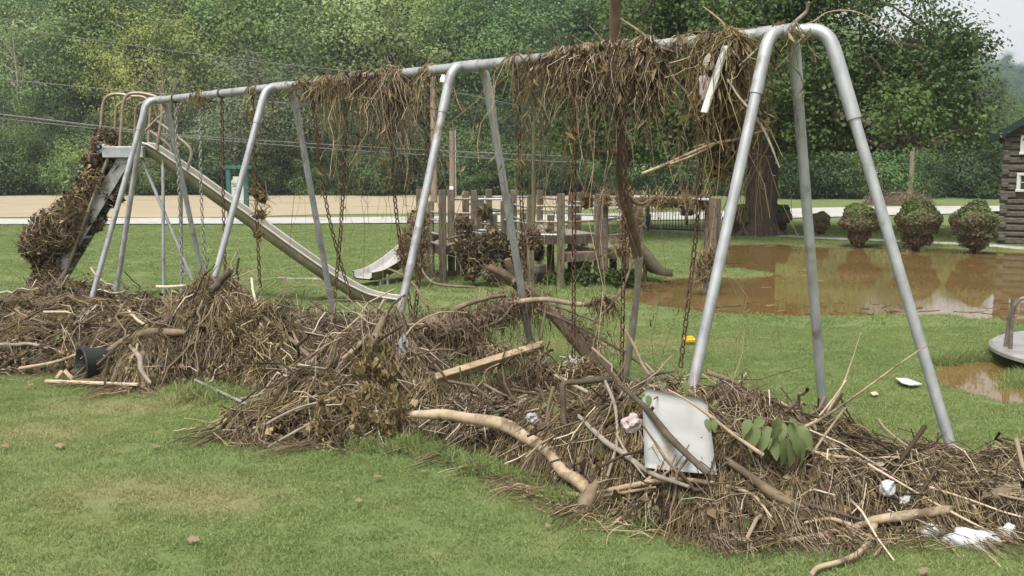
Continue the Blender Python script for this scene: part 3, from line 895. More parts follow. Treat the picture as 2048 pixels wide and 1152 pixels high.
# ------------------------------------------------------------------ log house
def log_house():
    base = G(1999, 488)
    a = math.radians(-29)
    ax = np.array([math.cos(a), math.sin(a), 0]); ay = np.array([-math.sin(a), math.cos(a), 0])
    root = empty('log_house', base, 'weathered log house with white windows at the right edge', 'house')
    W, Dp, He = 4.2, 5.0, 2.42
    az = np.array([0, 0, 1.])
    def P(x, y, z): return base + ax * x + ay * y + az * z
    wl = MB(); wl.box(P(W / 2, Dp / 2, He / 2), (W - .12, Dp - .12, He), ax, ay)
    wl.build('wall', MAT['chinking'], root)
    wins = [(.46, 1.36), (.49, 2.16)]
    z = 0.0; k = 0
    g = np.random.default_rng(4)
    while z < He - .02:
        h = float(g.uniform(.12, .17)); h = min(h, He - z)
        segs = [(-.06 + g.uniform(-.02, .02), W + .1)]
        for (wx, wz) in wins:
            if z + h > wz - .19 and z < wz + .19: segs = [(segs[0][0], wx - .17), (wx + .17, W + .1)]
        for s0, s1 in segs:
            mb = MB()
            mb.box(P((s0 + s1) / 2, .02 + g.uniform(-.012, .012), z + h / 2), (s1 - s0, .16, h - .022), ax, ay, bev=.025)
            mb.build('log', MAT['log_wood'], root)
        if k % 2 == 0:
            mb = MB(); mb.box(P(.04, Dp / 2, z + h / 2 + .05), (.15, Dp + .2, h - .03), ax, ay, bev=.025); mb.build('log', MAT['log_wood'], root)
        z += h; k += 1
    for wx, wz in wins:
        mb = MB()
        hw = .165
        for sx in (-1, 1): mb.box(P(wx + sx * hw, -.075, wz), (.06, .05, .40), ax, ay, bev=.008)
        mb.box(P(wx, -.078, wz + .175), (.39, .055, .06), ax, ay, bev=.008)
        wn = mb.build('window', MAT['white_paint'], root)
        s_ = MB(); s_.box(P(wx, -.088, wz - .18), (.42, .09, .055), ax, ay, bev=.008); s_.build('sill', MAT['white_paint'], wn)
        mu = MB(); mu.box(P(wx, -.058, wz), (.014, .02, .30), ax, ay); mu.box(P(wx, -.0605, wz), (.29, .02, .014), ax, ay)
        for sx in (-1, 1): mu.box(P(wx + sx * .125, -.062, wz), (.022, .02, .30), ax, ay)
        mu.build('muntin', MAT['white_paint'], wn)
        for sx in (-1, 1):
            for sz in (-1, 1):
                p_ = MB(); p_.box(P(wx + sx * .062, -.048, wz + sz * .072), (.11, .006, .13), ax, ay); p_.build('pane', MAT['glass_dark'], wn)
    slope = math.radians(33)
    rise = math.tan(slope)
    nb = 14
    for k in range(nb):
        z0 = k * .105
        x0 = z0 / rise; x1 = W - x0
        if x1 - x0 < .1: break
        mb = MB(); mb.box(P((x0 + x1) / 2, .005 - .01, He + z0 + .055), (x1 - x0, .03, .098), ax, ay, bev=.005); mb.build('siding_board', MAT['gable_red'], root)
    gb = MB(); gb.add([P(0.02, .03, He), P(W - .02, .03, He), P(W / 2, .03, He + W / 2 * rise - .02)], [(0, 1, 2)]); gb.build('gable', MAT['gable_red'], root)
    for sgn in (1, -1):
        x0 = -.28 if sgn == 1 else W + .28
        xm = W / 2
        L = abs(xm - x0) / math.cos(slope)
        cx = (x0 + xm) / 2
        dirx = unit(ax * (xm - x0) + az * abs(xm - x0) * rise)
        mb = MB()
        mb.box(P(cx, Dp / 2 - .0, He + .06 + (abs(xm - x0) / 2 - .28) * rise + .02), (L, Dp + .5, .05), dirx, ay * 1.0)
        mb.box(P(cx, -.27, He + .0 + (abs(xm - x0) / 2 - .28) * rise + .02), (L, .03, .13), dirx, ay)
        mb.build('roof', MAT['roof_green'], root)
    ev = MB(); ev.box(P(-.12, -.02, He - .03), (.26, .12, .1), ax, ay, bev=.01); ev.build('eave_beam', MAT['log_wood'], root)
log_house()
def dark_bench():
    b0 = D(1984, 436, 23.5); b0[2] = 0
    r = empty('bench', b0, 'dark wooden bench standing against the left side of the log house', 'bench')
    for zz in (.62, .42, .32):
        mb = MB(); mb.box(b0 + [0, 0, zz], (.95, .14, .07), bev=.01); mb.build('slat', MAT['slide_brown'], r)
    for sx in (-.4, .4):
        mb = MB(); mb.box(b0 + [sx, .0, .3], (.07, .1, .6)); mb.build('leg', MAT['slide_brown'], r)
dark_bench()

# ------------------------------------------------------------------ sign
def sign():
    b0 = G(478, 447); b0[2] = 0
    y = b0[1]
    s_ = y / F
    root = empty('sign', b0, 'green framed notice sign with cream panel beside the road', 'sign')
    zt = D(478, 338, y)[2]
    xl, xr = gx(460.5, y), gx(494.5, y)
    for x in (xl, xr):
        mb = MB(); mb.box((x, y, zt / 2), (.13, .12, zt), bev=.01); mb.build('post', MAT['sign_green'], root)
    mb = MB(); mb.box(((xl + xr) / 2, y, zt + .05), (xr - xl + .36, .16, .10), bev=.01); mb.build('top_beam', MAT['sign_green'], root)
    zp1, zp0 = D(478, 353, y)[2], D(478, 406, y)[2]
    cx = (xl + xr) / 2; hw = (xr - xl) / 2 - .07
    V = [(-hw, zp0 + .1), (-hw + .06, zp0), (hw - .06, zp0), (hw, zp0 + .1), (hw, zp1 - .12), (hw - .06, zp1 - .08), (hw - .06, zp1), (-hw + .06, zp1), (-hw + .06, zp1 - .08), (-hw, zp1 - .12)]
    mb = MB(); n = len(V)
    mb.add([(cx + a, y - .02, b_) for a, b_ in V] + [(cx + a, y + .02, b_) for a, b_ in V], [tuple(range(n)), tuple(range(2 * n - 1, n - 1, -1))] + [((i + 1) % n, i, i + n, (i + 1) % n + n) for i in range(n)])
    pn = mb.build('panel', MAT['sign_face'], root)
    zh = zp1 - .27
    cu = bpy.data.curves.new('heading', 'FONT'); cu.body = 'House'; cu.size = .17; cu.align_x = 'CENTER'; cu.extrude = .002
    cu.materials.append(MAT['sign_ink'])
    tmp = bpy.data.objects.new('heading_curve', cu); col.objects.link(tmp)
    bpy.context.view_layer.update()
    hm = bpy.data.meshes.new_from_object(tmp.evaluated_get(bpy.context.evaluated_depsgraph_get())); bpy.data.objects.remove(tmp)
    to = bpy.data.objects.new('heading', hm); col.objects.link(to); to.parent = pn
    if len(hm.materials) == 0: hm.materials.append(MAT['sign_ink'])
    to.location = (cx - b0[0], y - .026 - b0[1], zh); to.rotation_euler = (math.pi / 2, 0, 0)
    for k, (dz, wd, hh, mt) in enumerate([(-.03, .8, .018, 'sign_ink'), (-.12, .62, .025, 'grey_box'), (-.19, .5, .02, 'grey_box'), (-.33, .45, .02, 'sign_red'), (-.45, .55, .018, 'grey_box'), (-.5, .4, .018, 'sign_red')]):
        if zh + dz < zp0 + .05: continue
        mb = MB(); mb.box((cx, y - .0225, zh + dz), (2 * hw * wd, .004, hh)); mb.build('text_line', MAT[mt], pn)
sign()

# ------------------------------------------------------------------ poles and wires
def pole(px, by, ty, r, label, lamp=False, cond=False, y=None):
    b0 = G(px, by) if y is None else D(px, by, y)
    b0[2] = 0
    y = b0[1]
    zt = D(px, ty, y)[2]
    root = empty('utility_pole', b0, label, 'pole')
    mb = MB(); mb.tube([b0 - [0, 0, .1], b0 + [.02, 0, zt * .5], b0 + [0, 0, zt]], [r * 1.1, r, r * .85], 10); mb.build('shaft', MAT['pole_wood'], root)
    if lamp:
        top = b0 + [0, 0, zt]
        arm = MB(); arm.tube(catmull([top + [0, -.05, -.25], top + [.18, -.1, .0], top + [.36, -.12, .05], top + [.46, -.12, -.02]], 4), .025, 6); arm.build('lamp_arm', MAT['galvanised'], root)
        lc = top + [.5, -.12, -.13]
        ld = MB(); ld.tube([lc + [0, 0, .18], lc + [0, 0, .08], lc + [0, 0, .02], lc - [0, 0, .16]], [.07, .11, .18, .20], 12); ld.build('lamp_head', MAT['lamp_white'], root)
    if cond:
        cd = MB(); cd.tube([b0 + [r + .05, -.02, 0], b0 + [r + .05, -.02, zt + .05]], .035, 6); cd.build('conduit', MAT['pvc_grey'], root)
        bx = MB(); bx.box(b0 + [-.02, -r - .06, zt * .12 + .15], (.2, .12, .3), bev=.01); bx.build('meter_box', MAT['lamp_white'], root)
    return b0, zt
pole(868, 398, 152, .15, 'tall wooden pole carrying a white street lamp', lamp=True, y=47)
pole(904, 392, 262, .14, 'shorter wooden pole with grey conduit right of the street lamp', cond=True, y=50)
pole(1820, 402, 248, .12, 'lone wooden pole in the field at right', y=51)
def wire(a, b_, r, label, sag=.0):
    t_ = np.linspace(0, 1, 18)[:, None]
    P = a * (1 - t_) + b_ * t_ - np.array([0, 0, 1]) * (sag * 4 * t_ * (1 - t_))
    mb = MB(); mb.tube(P, r, 5)
    return tag(mb.build('power_line', MAT['wire']), label, 'wire', 'power lines across the field')
wire(D(-120, 214, 48), D(330, 268, 48), .036, 'thick dark cable running down from the left edge to the slide')
wire(D(330, 268, 48), D(1500, 325, 46), .022, 'upper thin wire crossing low behind the swings', .15)
wire(D(-120, 222, 50), D(1500, 335, 46), .02, 'lower thin wire crossing low behind the swings', .5)
wire(D(-120, 145, 55), D(900, 225, 50), .022, 'wire crossing the treetops from the left edge', .2)
wire(D(-120, 30, 58), D(870, 158, 47), .018, 'highest wire slanting down to the street lamp pole', .3)
wire(D(868, 175, 47), D(1820, 310, 51), .016, 'wire running from the lamp pole to the right pole', .5)
# far debris heap beside the right pole
# ------------------------------------------------------------------ gate
def gate():
    a = G(1298, 461); b_ = G(1412, 466)
    a[2] = b_[2] = 0
    a = a * 1.0; b_ = b_ * 1.0
    root = empty('metal_gate', a, 'black barred metal gate beyond the monkey bars', 'gate')
    L = np.linalg.norm(b_ - a); dx = (b_ - a) / L
    H_ = .78
    for zz, th in ((.06, .05), (H_, .035), (H_ * .84, .02)):
        mb = MB(); mb.box((a + b_) / 2 + [0, 0, zz], (L, .03, th), dx, (-dx[1], dx[0], 0)); mb.build('rail', MAT['black_metal'], root)
    nb = 19
    for k in range(nb + 1):
        p = a + dx * L * k / nb
        mb = MB(); mb.box(p + [0, 0, H_ / 2 + .03], (.014, .014, H_ - .05), dx, (-dx[1], dx[0], 0)); mb.build('bar', MAT['black_metal'], root)
    for p in (a - dx * .06, b_ + dx * .06):
        mb = MB(); mb.box(p + [0, 0, .47], (.08, .08, .94), dx, (-dx[1], dx[0], 0), bev=.006); mb.build('post', MAT['black_metal'], root)
    sheet('gate_slab', [G(1290, 461)[:2], G(1430, 472)[:2], G(1430, 468)[:2], G(1290, 455)[:2]], .012, MAT['concrete'])
    for (px, lab, mt) in ((1286, 'grey metal box left of the black gate', 'grey_box'), (1297, 'dark bin between the grey box and the gate', 'black_plastic')):
        p = G(px, 459); p[2] = 0
        mb = MB(); mb.box(p + [0, .1, .2], (.13, .14, .4), bev=.015); mb.box(p + [0, .1, .41], (.15, .16, .03), bev=.01)
        tag(mb.build('box' if mt == 'grey_box' else 'bin', MAT[mt]), lab, 'box' if mt == 'grey_box' else 'bin')
    p = G(1380, 452); p[2] = 0
    mb = MB(); mb.box(p + [0, .6, .42], (.34, .3, .3), bev=.04); mb.box(p + [0, .6, .14], (.05, .05, .28))
    tag(mb.build('mail_bin', MAT['black_plastic']), 'dark box on a post behind the gate bars', 'box')
gate()

# ------------------------------------------------------------------ play structure
def play_structure():
    c0 = G(1050, 560); c0[2] = 0
    root = empty('play_structure', c0, 'muddy wooden play structure of square posts, platforms and pipe rails', 'playground')
    PST = {}
    def post(key, px, by, ty, w=.105, rot=0.0):
        p = G(px, by); p[2] = 0
        zt = D(px, ty, p[1])[2]
        mb = MB()
        a = rot; dx = np.array([math.cos(a), math.sin(a), 0]); dy = np.array([-math.sin(a), math.cos(a), 0])
        mb.box(p + [0, 0, zt / 2 - .03], (zt + .06, w, w), (0, 0, 1), dx, bev=.008)
        for k in range(int(zt / .15)):
            zz = .1 + k * .15
            for s_, dd in ((1, -dy), (1, dx * (-1 if px > 1024 else 1))):
                mb.tube([p + dd * (w / 2 - .002) + [0, 0, zz + (.07 if dd is not dy else 0) * (dd @ dx != 0)], p + dd * (w / 2 + .002) + [0, 0, zz + (.07 if dd is not dy else 0) * (dd @ dx != 0)]], .011, 6, mi=1)
        mb.build('post', [MAT['weathered_post'], MAT['black_metal']], root)
        PST[key] = (p, zt)
    for key, px, by, ty in [('a', 841, 549, 378), ('b', 886, 564, 380), ('c', 903, 551, 379), ('d', 919, 551, 425), ('e', 949, 553, 380), ('f', 978, 541, 378), ('g', 1027, 553, 380), ('h', 988, 564, 429),
                            ('i', 1046, 560, 425), ('j', 1061, 575, 390), ('k', 1079, 536, 380), ('l', 1121, 577, 387), ('m', 1142, 553, 385), ('n', 1195, 571, 389), ('o', 1207, 573, 389), ('p', 1168, 557, 465), ('q', 1250, 564, 396),
                            ('v', 1008, 557, 402), ('w', 962, 547, 392), ('x', 1101, 561, 430), ('y', 1226, 558, 470), ('z', 862, 556, 402), ('aa', 932, 545, 383), ('bb', 1155, 548, 384), ('r', 1414, 574, 396), ('s', 1422, 578, 396), ('t', 1430, 573, 397), ('u', 1276, 552, 396)]:
        post(key, px, by, ty)
    def rail(a, b_, za, zb=None, r=.017, mt='galvanised', name='rail'):
        pa, pb = PST[a][0], PST[b_][0]
        mb = MB(); mb.tube([pa + [0, 0, za], pb + [0, 0, za if zb is None else zb]], r, 8); mb.build(name, MAT[mt], root)
    for a, b_, zs in [('a', 'b', (1.02, .55)), ('b', 'd', (.62, .42)), ('c', 'e', (1.2, .98)), ('e', 'g', (1.2, .98, .72)), ('f', 'k', (1.2, .98)), ('g', 'j', (1.12, .92, .72)), ('j', 'l', (1.15, .93, .75)), ('l', 'n', (1.15, .93, .75)),
                      ('k', 'm', (1.18, .98, .8)), ('o', 'q', (1.15, .95, .72)), ('m', 'q', (1.16, .97)), ('h', 'i', (.62, .45, .3)), ('d', 'h', (.7, .5)), ('w', 'v', (1.05, .8, .55)), ('z', 'b', (.9, .7)), ('m', 'bb', (1.1, .9)), ('v', 'j', (.9, .6)), ('aa', 'f', (1.1, .85))]:
        for zz in zs: rail(a, b_, zz, mt='galvanised' if R_.random() < .65 else 'brown_pipe')
    # overhead ladder to the end posts
    q, s_, t_, u_ = [PST[k][0] for k in 'qstu']
    offs = np.array([0, .42, 0])
    for o_ in (np.zeros(3), offs):
        mb = MB(); mb.tube([q + o_ + [0, 0, 1.26], s_ + o_ * .2 + [0, 0, 1.24]], .022, 8); mb.build('rail', MAT['slide_steel'], root)
    for k in range(1, 9):
        f = k / 9
        pa = q * (1 - f) + s_ * f
        mb = MB(); mb.tube([pa + [0, 0, 1.255], pa + offs * (1 - .8 * f) + [0, 0, 1.255]], .014, 6); mb.build('rung', MAT['galvanised'], root)
    # decks: boards on joists
    def deck(corners, z, nb=6, name='platform'):
        A, B, C_, Dd = [np.array([c[0], c[1], z]) for c in corners]
        mb = MB()
        for p_, q_ in ((A, B), (B, C_), (C_, Dd), (Dd, A)):
            dx = unit(q_ - p_); mb.box((p_ + q_) / 2 - [0, 0, .075], (np.linalg.norm(q_ - p_), .045, .11), dx, (-dx[1], dx[0], 0))
        pl = mb.build(name, MAT['weathered_post'], root)
        for k in range(nb):
            f0, f1 = k / nb + .006, (k + 1) / nb - .006
            V = [A + (Dd - A) * f0, B + (C_ - B) * f0, B + (C_ - B) * f1, A + (Dd - A) * f1]
            mb = MB(); mb.add([v + [0, 0, .0] for v in V] + [v - [0, 0, .018] for v in V], [(0, 1, 2, 3), (7, 6, 5, 4), (1, 0, 4, 5), (2, 1, 5, 6), (3, 2, 6, 7), (0, 3, 7, 4)])
            mb.build('board', MAT['deck_board'], pl)
    pp = {k: v[0] for k, v in PST.items()}
    deck([pp['j'], pp['n'], pp['m'], pp['k']], .74)
    deck([pp['l'], pp['o'] + [0, .1, 0], pp['p'] + [0, .3, 0], pp['m']], .50, 5)
    deck([pp['b'], pp['d'], pp['c'] + [.1, .4, 0], pp['a'] + [0, .5, 0]], .52, 4)
    deck([pp['h'], pp['i'], pp['g'] + [0, .3, 0], pp['f']], .50, 4)
    deck([G(1018, 572)[:2], G(1110, 566)[:2], G(1090, 548)[:2], G(1010, 552)[:2]], .16, 6, 'step')
    deck([pp['o'], pp['q'], pp['q'] + [0, .9, 0], pp['o'] + [0, .9, 0]], .52, 4)
    return PST
PST = play_structure()

def chute(name, label, pl, width_dir, w, side_h, mats, bot_mat=None, thick=.018, cat='slide', flare=None):
    """slide trough swept along a centre polyline"""
    P = catmull(np.array(pl, float), 6)
    wd = unit(width_dir)
    T = unit(np.gradient(P, axis=0))
    root = empty(name, (P[-1][0], P[-1][1], 0), label, cat)
    prof = [(-w / 2 - .03, side_h), (-w / 2, side_h), (-w / 2 + .004, .03), (-w / 2 + .05, 0), (w / 2 - .05, 0), (w / 2 - .004, .03), (w / 2, side_h), (w / 2 + .03, side_h), (w / 2 + .02, side_h - .03), (w / 2 + .018, -.02), (-w / 2 - .018, -.02), (-w / 2 - .02, side_h - .03)]
    n = len(prof)
    V = []
    for p, t_ in zip(P, T):
        up = unit(np.cross(wd, t_))
        if up[2] < 0: up = -up
        for a, b_ in prof: V.append(p + wd * a + up * b_)
    K = len(P)
    def sub(rng_, nm, mt, closed=False):
        mb = MB()
        Fc = []
        for i in range(K - 1):
            for k in rng_:
                k2 = (k + 1) % n
                Fc.append((i * n + k, (i + 1) * n + k, (i + 1) * n + k2, i * n + k2))
        mb.add(V, Fc, 0, True)
        return mb.build(nm, MAT[mt], root)
    sub([0, 1, 2, 3, 4, 5, 6], 'bed', mats[0])
    sub([7, 8, 9, 10, 11], 'underside', mats[1])
    return root, P, T
# small steel slide at the left of the play structure, white at the end
dl = 14.3
sl = [D(868, 474, 15.5), D(850, 478, 15.4), D(820, 502, 15.1), D(785, 530, 14.75), D(752, 550, 14.4), D(726, 557, 14.15)]
r_, P_, T_ = chute('steel_slide', 'small curved steel slide on the left of the play structure', sl, unit(np.array([.8, -.6, 0])), .36, .10, ('slide_steel', 'slide_olive'))
for px in (760, 775):
    p = D(px, 545, 14.2); mb = MB(); mb.tube([(p[0], p[1], -.02), (p[0], p[1], .16)], .02, 8); mb.build('leg', MAT['galvanised'], r_)
sl = [D(1255, 486, 14.9), D(1275, 503, 14.9), D(1297, 532, 14.9), D(1315, 546, 14.9), D(1332, 548, 14.9)]
r_, P_, T_ = chute('dark_slide', 'small dark slide on the right of the play structure', sl, unit(np.array([-.35, 1, 0])), .38, .09, ('slide_steel', 'slide_dull'))
p = D(1290, 545, 15.0); mb = MB(); mb.tube([(p[0], p[1], -.02), (p[0], p[1], .2)], .03, 8); mb.build('leg', MAT['slide_brown'], r_)

# ------------------------------------------------------------------ tall slide with ladder, left
def tall_slide():
    yn, yf = 12.38, 12.67
    yc = (yn + yf) / 2
    pts = [D(283, 303, yc), D(300, 306, yc), D(330, 325, yc), D(400, 374, yc), D(500, 446, yc), D(600, 518, yc), D(680, 572, yc), D(725, 596, yc), D(758, 606, yc), D(797, 612, yc)]
    root, P, T = chute('tall_slide', 'long tall steel slide with rusty handrails behind the swings', pts, (0, 1, 0), yf - yn, .105, ('slide_dull', 'slide_olive'))
    o0 = world_loc(root)
    mb = MB()
    for yy in (yn - .03, yf + .03):
        rim = np.array([(p[0], yy, p[2]) for p in P]) + np.array([np.array([-t_[2], 0, t_[0]]) * .107 for t_ in T])
        mb.tube(rim, .014, 6)
    mb.build('rim', MAT['slide_steel'], root)
    # platform box at the top
    top = D(283, 300, yc)
    mb = MB(); mb.box(top + [-.14, 0, -.03], (.5, .52, .14), bev=.01); mb.build('platform', MAT['galvanised'], root)
    # ladder: two plate stringers with treads
    foot = D(88, 618, yc); foot[2] = 0
    head = D(262, 310, yc)
    dv = head - foot
    for yy in (yn + .0, yf):
        mb = MB()
        a = np.array([foot[0], yy, 0.0]); b_ = np.array([head[0], yy, head[2]])
        mb.box((a + b_) / 2, (np.linalg.norm(b_ - a), .012, .15), b_ - a, (0, 1, 0)); mb.build('stringer', MAT['galvanised'], root)
    for k in range(1, 9):
        c = foot + dv * k / 9.0; c = np.array([c[0], yc, c[2]])
        mb = MB(); mb.box(c, (.14, yf - yn - .015, .03), bev=.005); mb.build('tread', MAT['galvanised'], root)
    # ladder hand pipes
    for yy in (yn - .06, yf + .06):
        a = D(125, 560, yy); b_ = D(222, 300, yy)
        mb = MB(); mb.tube([a, b_], .022, 8); mb.build('hand_pipe', MAT['brown_pipe'], root)
    def rail(pp, yy, r=.021):
        mb = MB(); mb.tube(catmull([D(a, b_, yy) for a, b_ in pp], 5), r, 8); return mb.build('handrail', MAT['brown_pipe'], root)
    yN, yF = yn - .05, yf + .05
    rail([(239, 300), (243, 250), (246, 210), (254, 191), (272, 186), (300, 190), (318, 199), (324, 225), (318, 270), (314, 300)], yN)
    rail([(198, 300), (202, 250), (206, 210), (214, 194), (232, 188), (262, 192), (290, 196), (300, 215), (298, 260), (296, 300)], yF)
    rail([(228, 290), (230, 250), (232, 218), (240, 207), (262, 196)], yF - .1, .017)
    rail([(268, 290), (270, 250), (272, 218), (282, 207), (300, 203)], yN + .1, .017)
    rail([(290, 262), (312, 240), (334, 220)], yN, .017)
    rail([(314, 242), (345, 266), (372, 288), (381, 300), (382, 314), (374, 338)], yN)
    rail([(300, 262), (322, 278), (338, 292), (343, 304), (342, 318)], yF)
    # supports
    for a, b_, yy in (((326, 320), (327, 610), yn), ((362, 345), (363, 610), yf), ((282, 315), (385, 560), yn + .02), ((730, 588), (729, 606), yc)):
        p = D(a[0], a[1], yy); q = D(b_[0], b_[1], yy); q[2] = max(q[2], -.03) if q[2] > .05 else -.03
        mb = MB(); mb.tube([p, q], .022, 8); mb.build('support', MAT['galvanised'], root)
    return foot, head, yc, yn
SL_FOOT, SL_HEAD, SL_Y, SL_YN = tall_slide()

# ------------------------------------------------------------------ swing set
B0 = np.array([1.445, 5.343, 2.40]); B3 = np.array([-3.834, 10.92, 2.41])
BU = (B3 - B0) / 3; BD = unit(BU)
BN = unit(np.array([BD[1], -BD[0], 0]))            # points away from the viewer side
def bar_i(px): return (1575 - px) / (309.6 + .3533 * px)
def bar_at(px): return B0 + BU * bar_i(px)
BR = .037
def swing_set():
    root = empty('swing_set', (B0 + B3) / 2 * [1, 1, 0], 'long galvanised swing frame of three bays draped with debris', 'swing set')
    bend_dir = unit(G(1952, 1010) - B0 * [1, 1, 0])
    mb = MB(); mb.tube([B0 + BU * 0.0, B0 + BU * 3.0], BR, 16); mb.build('top_bar', MAT['galvanised'], root)
    def leg(start, foot, outdir, sl=.34, r=.0285, rs=.0335, lead=.03):
        # elbow leaves the bar sideways and bends down towards the foot
        foot = np.asarray(foot, float).copy(); foot[2] = -.12
        a = start + outdir * .01
        ctrl = start + outdir * (lead + .085)
        dn = unit(foot - ctrl)
        P = [a, start + outdir * lead]
        for t_ in np.linspace(.15, 1, 7):
            p0 = start + outdir * lead; p2 = ctrl + dn * .12
            P.append((1 - t_) ** 2 * p0 + 2 * t_ * (1 - t_) * ctrl + t_ * t_ * p2)
        end = ctrl + dn * sl
        P.append(end)
        lg = MB(); lg.tube([end - dn * .03, foot], r, 14); lo = lg.build('leg', MAT['galvanised'], root)
        e = MB(); e.tube(np.array(P), rs, 14); e.build('elbow', MAT['galvanised'], lo)
    feet = {1: (G(749, 835), G(1078, 762)), 2: (G(375, 727), G(680, 678))}
    for i in (1, 2):
        for f in feet[i]:
            od = unit((f - (B0 + BU * i)) * [1, 1, 0])
            leg(B0 + BU * i + BD * (.03 if f is feet[i][0] else -.06), f, od)
        cl = MB(); cl.tube([B0 + BU * i - BD * .14, B0 + BU * i + BD * .14], BR + .006, 16); cl.build('sleeve', MAT['galvanised'], root)
    e0 = [G(1325, 1010), G(1656, 888)]
    for f in e0:
        od = unit((f - B0) * [1, 1, 0]); leg(B0 + BD * .02, f, od)
    leg(B0, G(1952, 1010), unit((G(1952, 1010) - B0) * [1, 1, 0]), rs=.037, lead=.12, sl=.48)
    e3 = B0 + BU * 3
    for f in (G(160, 655), G(422, 622)):
        od = unit((f - e3) * [1, 1, 0]); leg(e3 - BD * .04, f, od)
    leg(e3, G(221, 632), unit((G(221, 632) - e3) * [1, 1, 0]), rs=.037, lead=.08, sl=.42)
    for q in (B0 + BD * .05, e3 - BD * .06):
        cl = MB(); cl.tube([q - BD * .10, q + BD * .12], BR + .006, 16); cl.build('sleeve', MAT['galvanised'], root)
swing_set()

def chain_mesh(P, link_l=.050, wire_r=.0042):
    """interlocked oval links along a polyline"""
    P = catmull(P, 12)
    seg = np.linalg.norm(np.diff(P, axis=0), axis=1); cum = np.concatenate([[0], np.cumsum(seg)])
    nl = int(cum[-1] / (link_l * .80))
    mb = MB()
    # one link ring in local (u,v)
    na, nr = 12, 4
    hl, hw = link_l / 2 - wire_r, link_l * .27
    ring = []
    for k in range(na):
        q = 2 * math.pi * k / na
        ring.append((math.cos(q) * hw, (math.sin(q) * hw) + (hl - hw) * (1 if math.sin(q) >= 0 else -1)))
    ring = np.array(ring)
    for j in range(nl):
        s_ = (j + .5) * link_l * .80
        c = np.array([np.interp(s_, cum, P[:, k]) for k in range(3)])
        c2 = np.array([np.interp(s_ + .02, cum, P[:, k]) for k in range(3)])
        t_ = unit(c2 - c)
        a = unit(np.cross(t_, [0.3, 1, 0.1])); b_ = np.cross(t_, a)
        w_ = unit(a * math.cos(.5) + b_ * math.sin(.5)) if j % 2 else unit(-a * math.sin(.5) + b_ * math.cos(.5))
        nn_ = np.cross(w_, t_)
        V = []
        for k in range(na):
            p = w_ * ring[k, 0] + t_ * ring[k, 1]
            tg = ring[(k + 1) % na] - ring[k - 1]; tg = w_ * tg[0] + t_ * tg[1]
            o_ = unit(np.cross(tg, nn_))
            for m_ in range(nr):
                q = 2 * math.pi * m_ / nr + .78
                V.append(c + p + (o_ * math.cos(q) + nn_ * math.sin(q)) * wire_r)
        mb.add(V, [(k * nr + m_, k * nr + (m_ + 1) % nr, ((k + 1) % na) * nr + (m_ + 1) % nr, ((k + 1) % na) * nr + m_) for k in range(na) for m_ in range(nr)], 0, True)
    return mb
SWINGS = [  # (top px, [(px,py)...]) for the two chains, label, material
    ([(350, (358, 380), (365, 560)), (400, (402, 380), (414, 590))], 'pale steel swing chains in the far bay, left pair', 'steel_chain'),
    ([(443, (446, 380), (451, 560)), (504, (512, 400), (520, 575))], 'rusty swing chains in the far bay, right pair', 'rust_chain'),
    ([(622, (655, 420), (704, 605)), (692, (684, 420), (669, 600))], 'crossed rusty swing chains in the middle bay, left pair', 'rust_chain'),
    ([(781, (790, 400), (824, 640)), (856, (850, 400), (829, 650))], 'rusty swing chains in the middle bay beside the lamp pole', 'rust_chain'),
    ([(1035, (1042, 380), (1052, 560)), (1150, (1148, 400), (1147, 722))], 'rusty swing chains in the near bay, left pair', 'rust_chain'),
    ([(1252, (1249, 420), (1243, 765)), (1412, (1396, 420), (1361, 735))], 'rusty swing chains in the near bay beside the right end legs', 'rust_chain')]
for chs, lab, mt in SWINGS:
    t0 = bar_at(chs[0][0])
    root = empty('swing', t0 * [1, 1, 0], lab, 'swing', 'swings hanging from the bar')
    ends = []
    for tpx, mid, bot in chs:
        t_ = bar_at(tpx) - [0, 0, BR + .03]
        yb = t_[1] + .12
        pts = [t_, D(mid[0], mid[1], t_[1] + .05), D(bot[0], bot[1], yb)]
        near_ = t_[1] < 7.4
        c_ = chain_mesh(pts, .052 if near_ else .055, .0046 if near_ else .0055).build('chain', MAT[mt], root)
        hk = MB(); hc = bar_at(tpx)
        ring = [hc + (BN * math.cos(q) + np.array([0, 0, 1]) * math.sin(q)) * (BR + .008) for q in np.linspace(0, 6.283, 15)]
        hk.tube(np.array(ring), .008, 6); hk.tube([hc - [0, 0, BR], hc - [0, 0, BR + .05]], .007, 6)
        hk.build('hanger', MAT['stick_dark'], c_)
        ends.append(pts[-1])

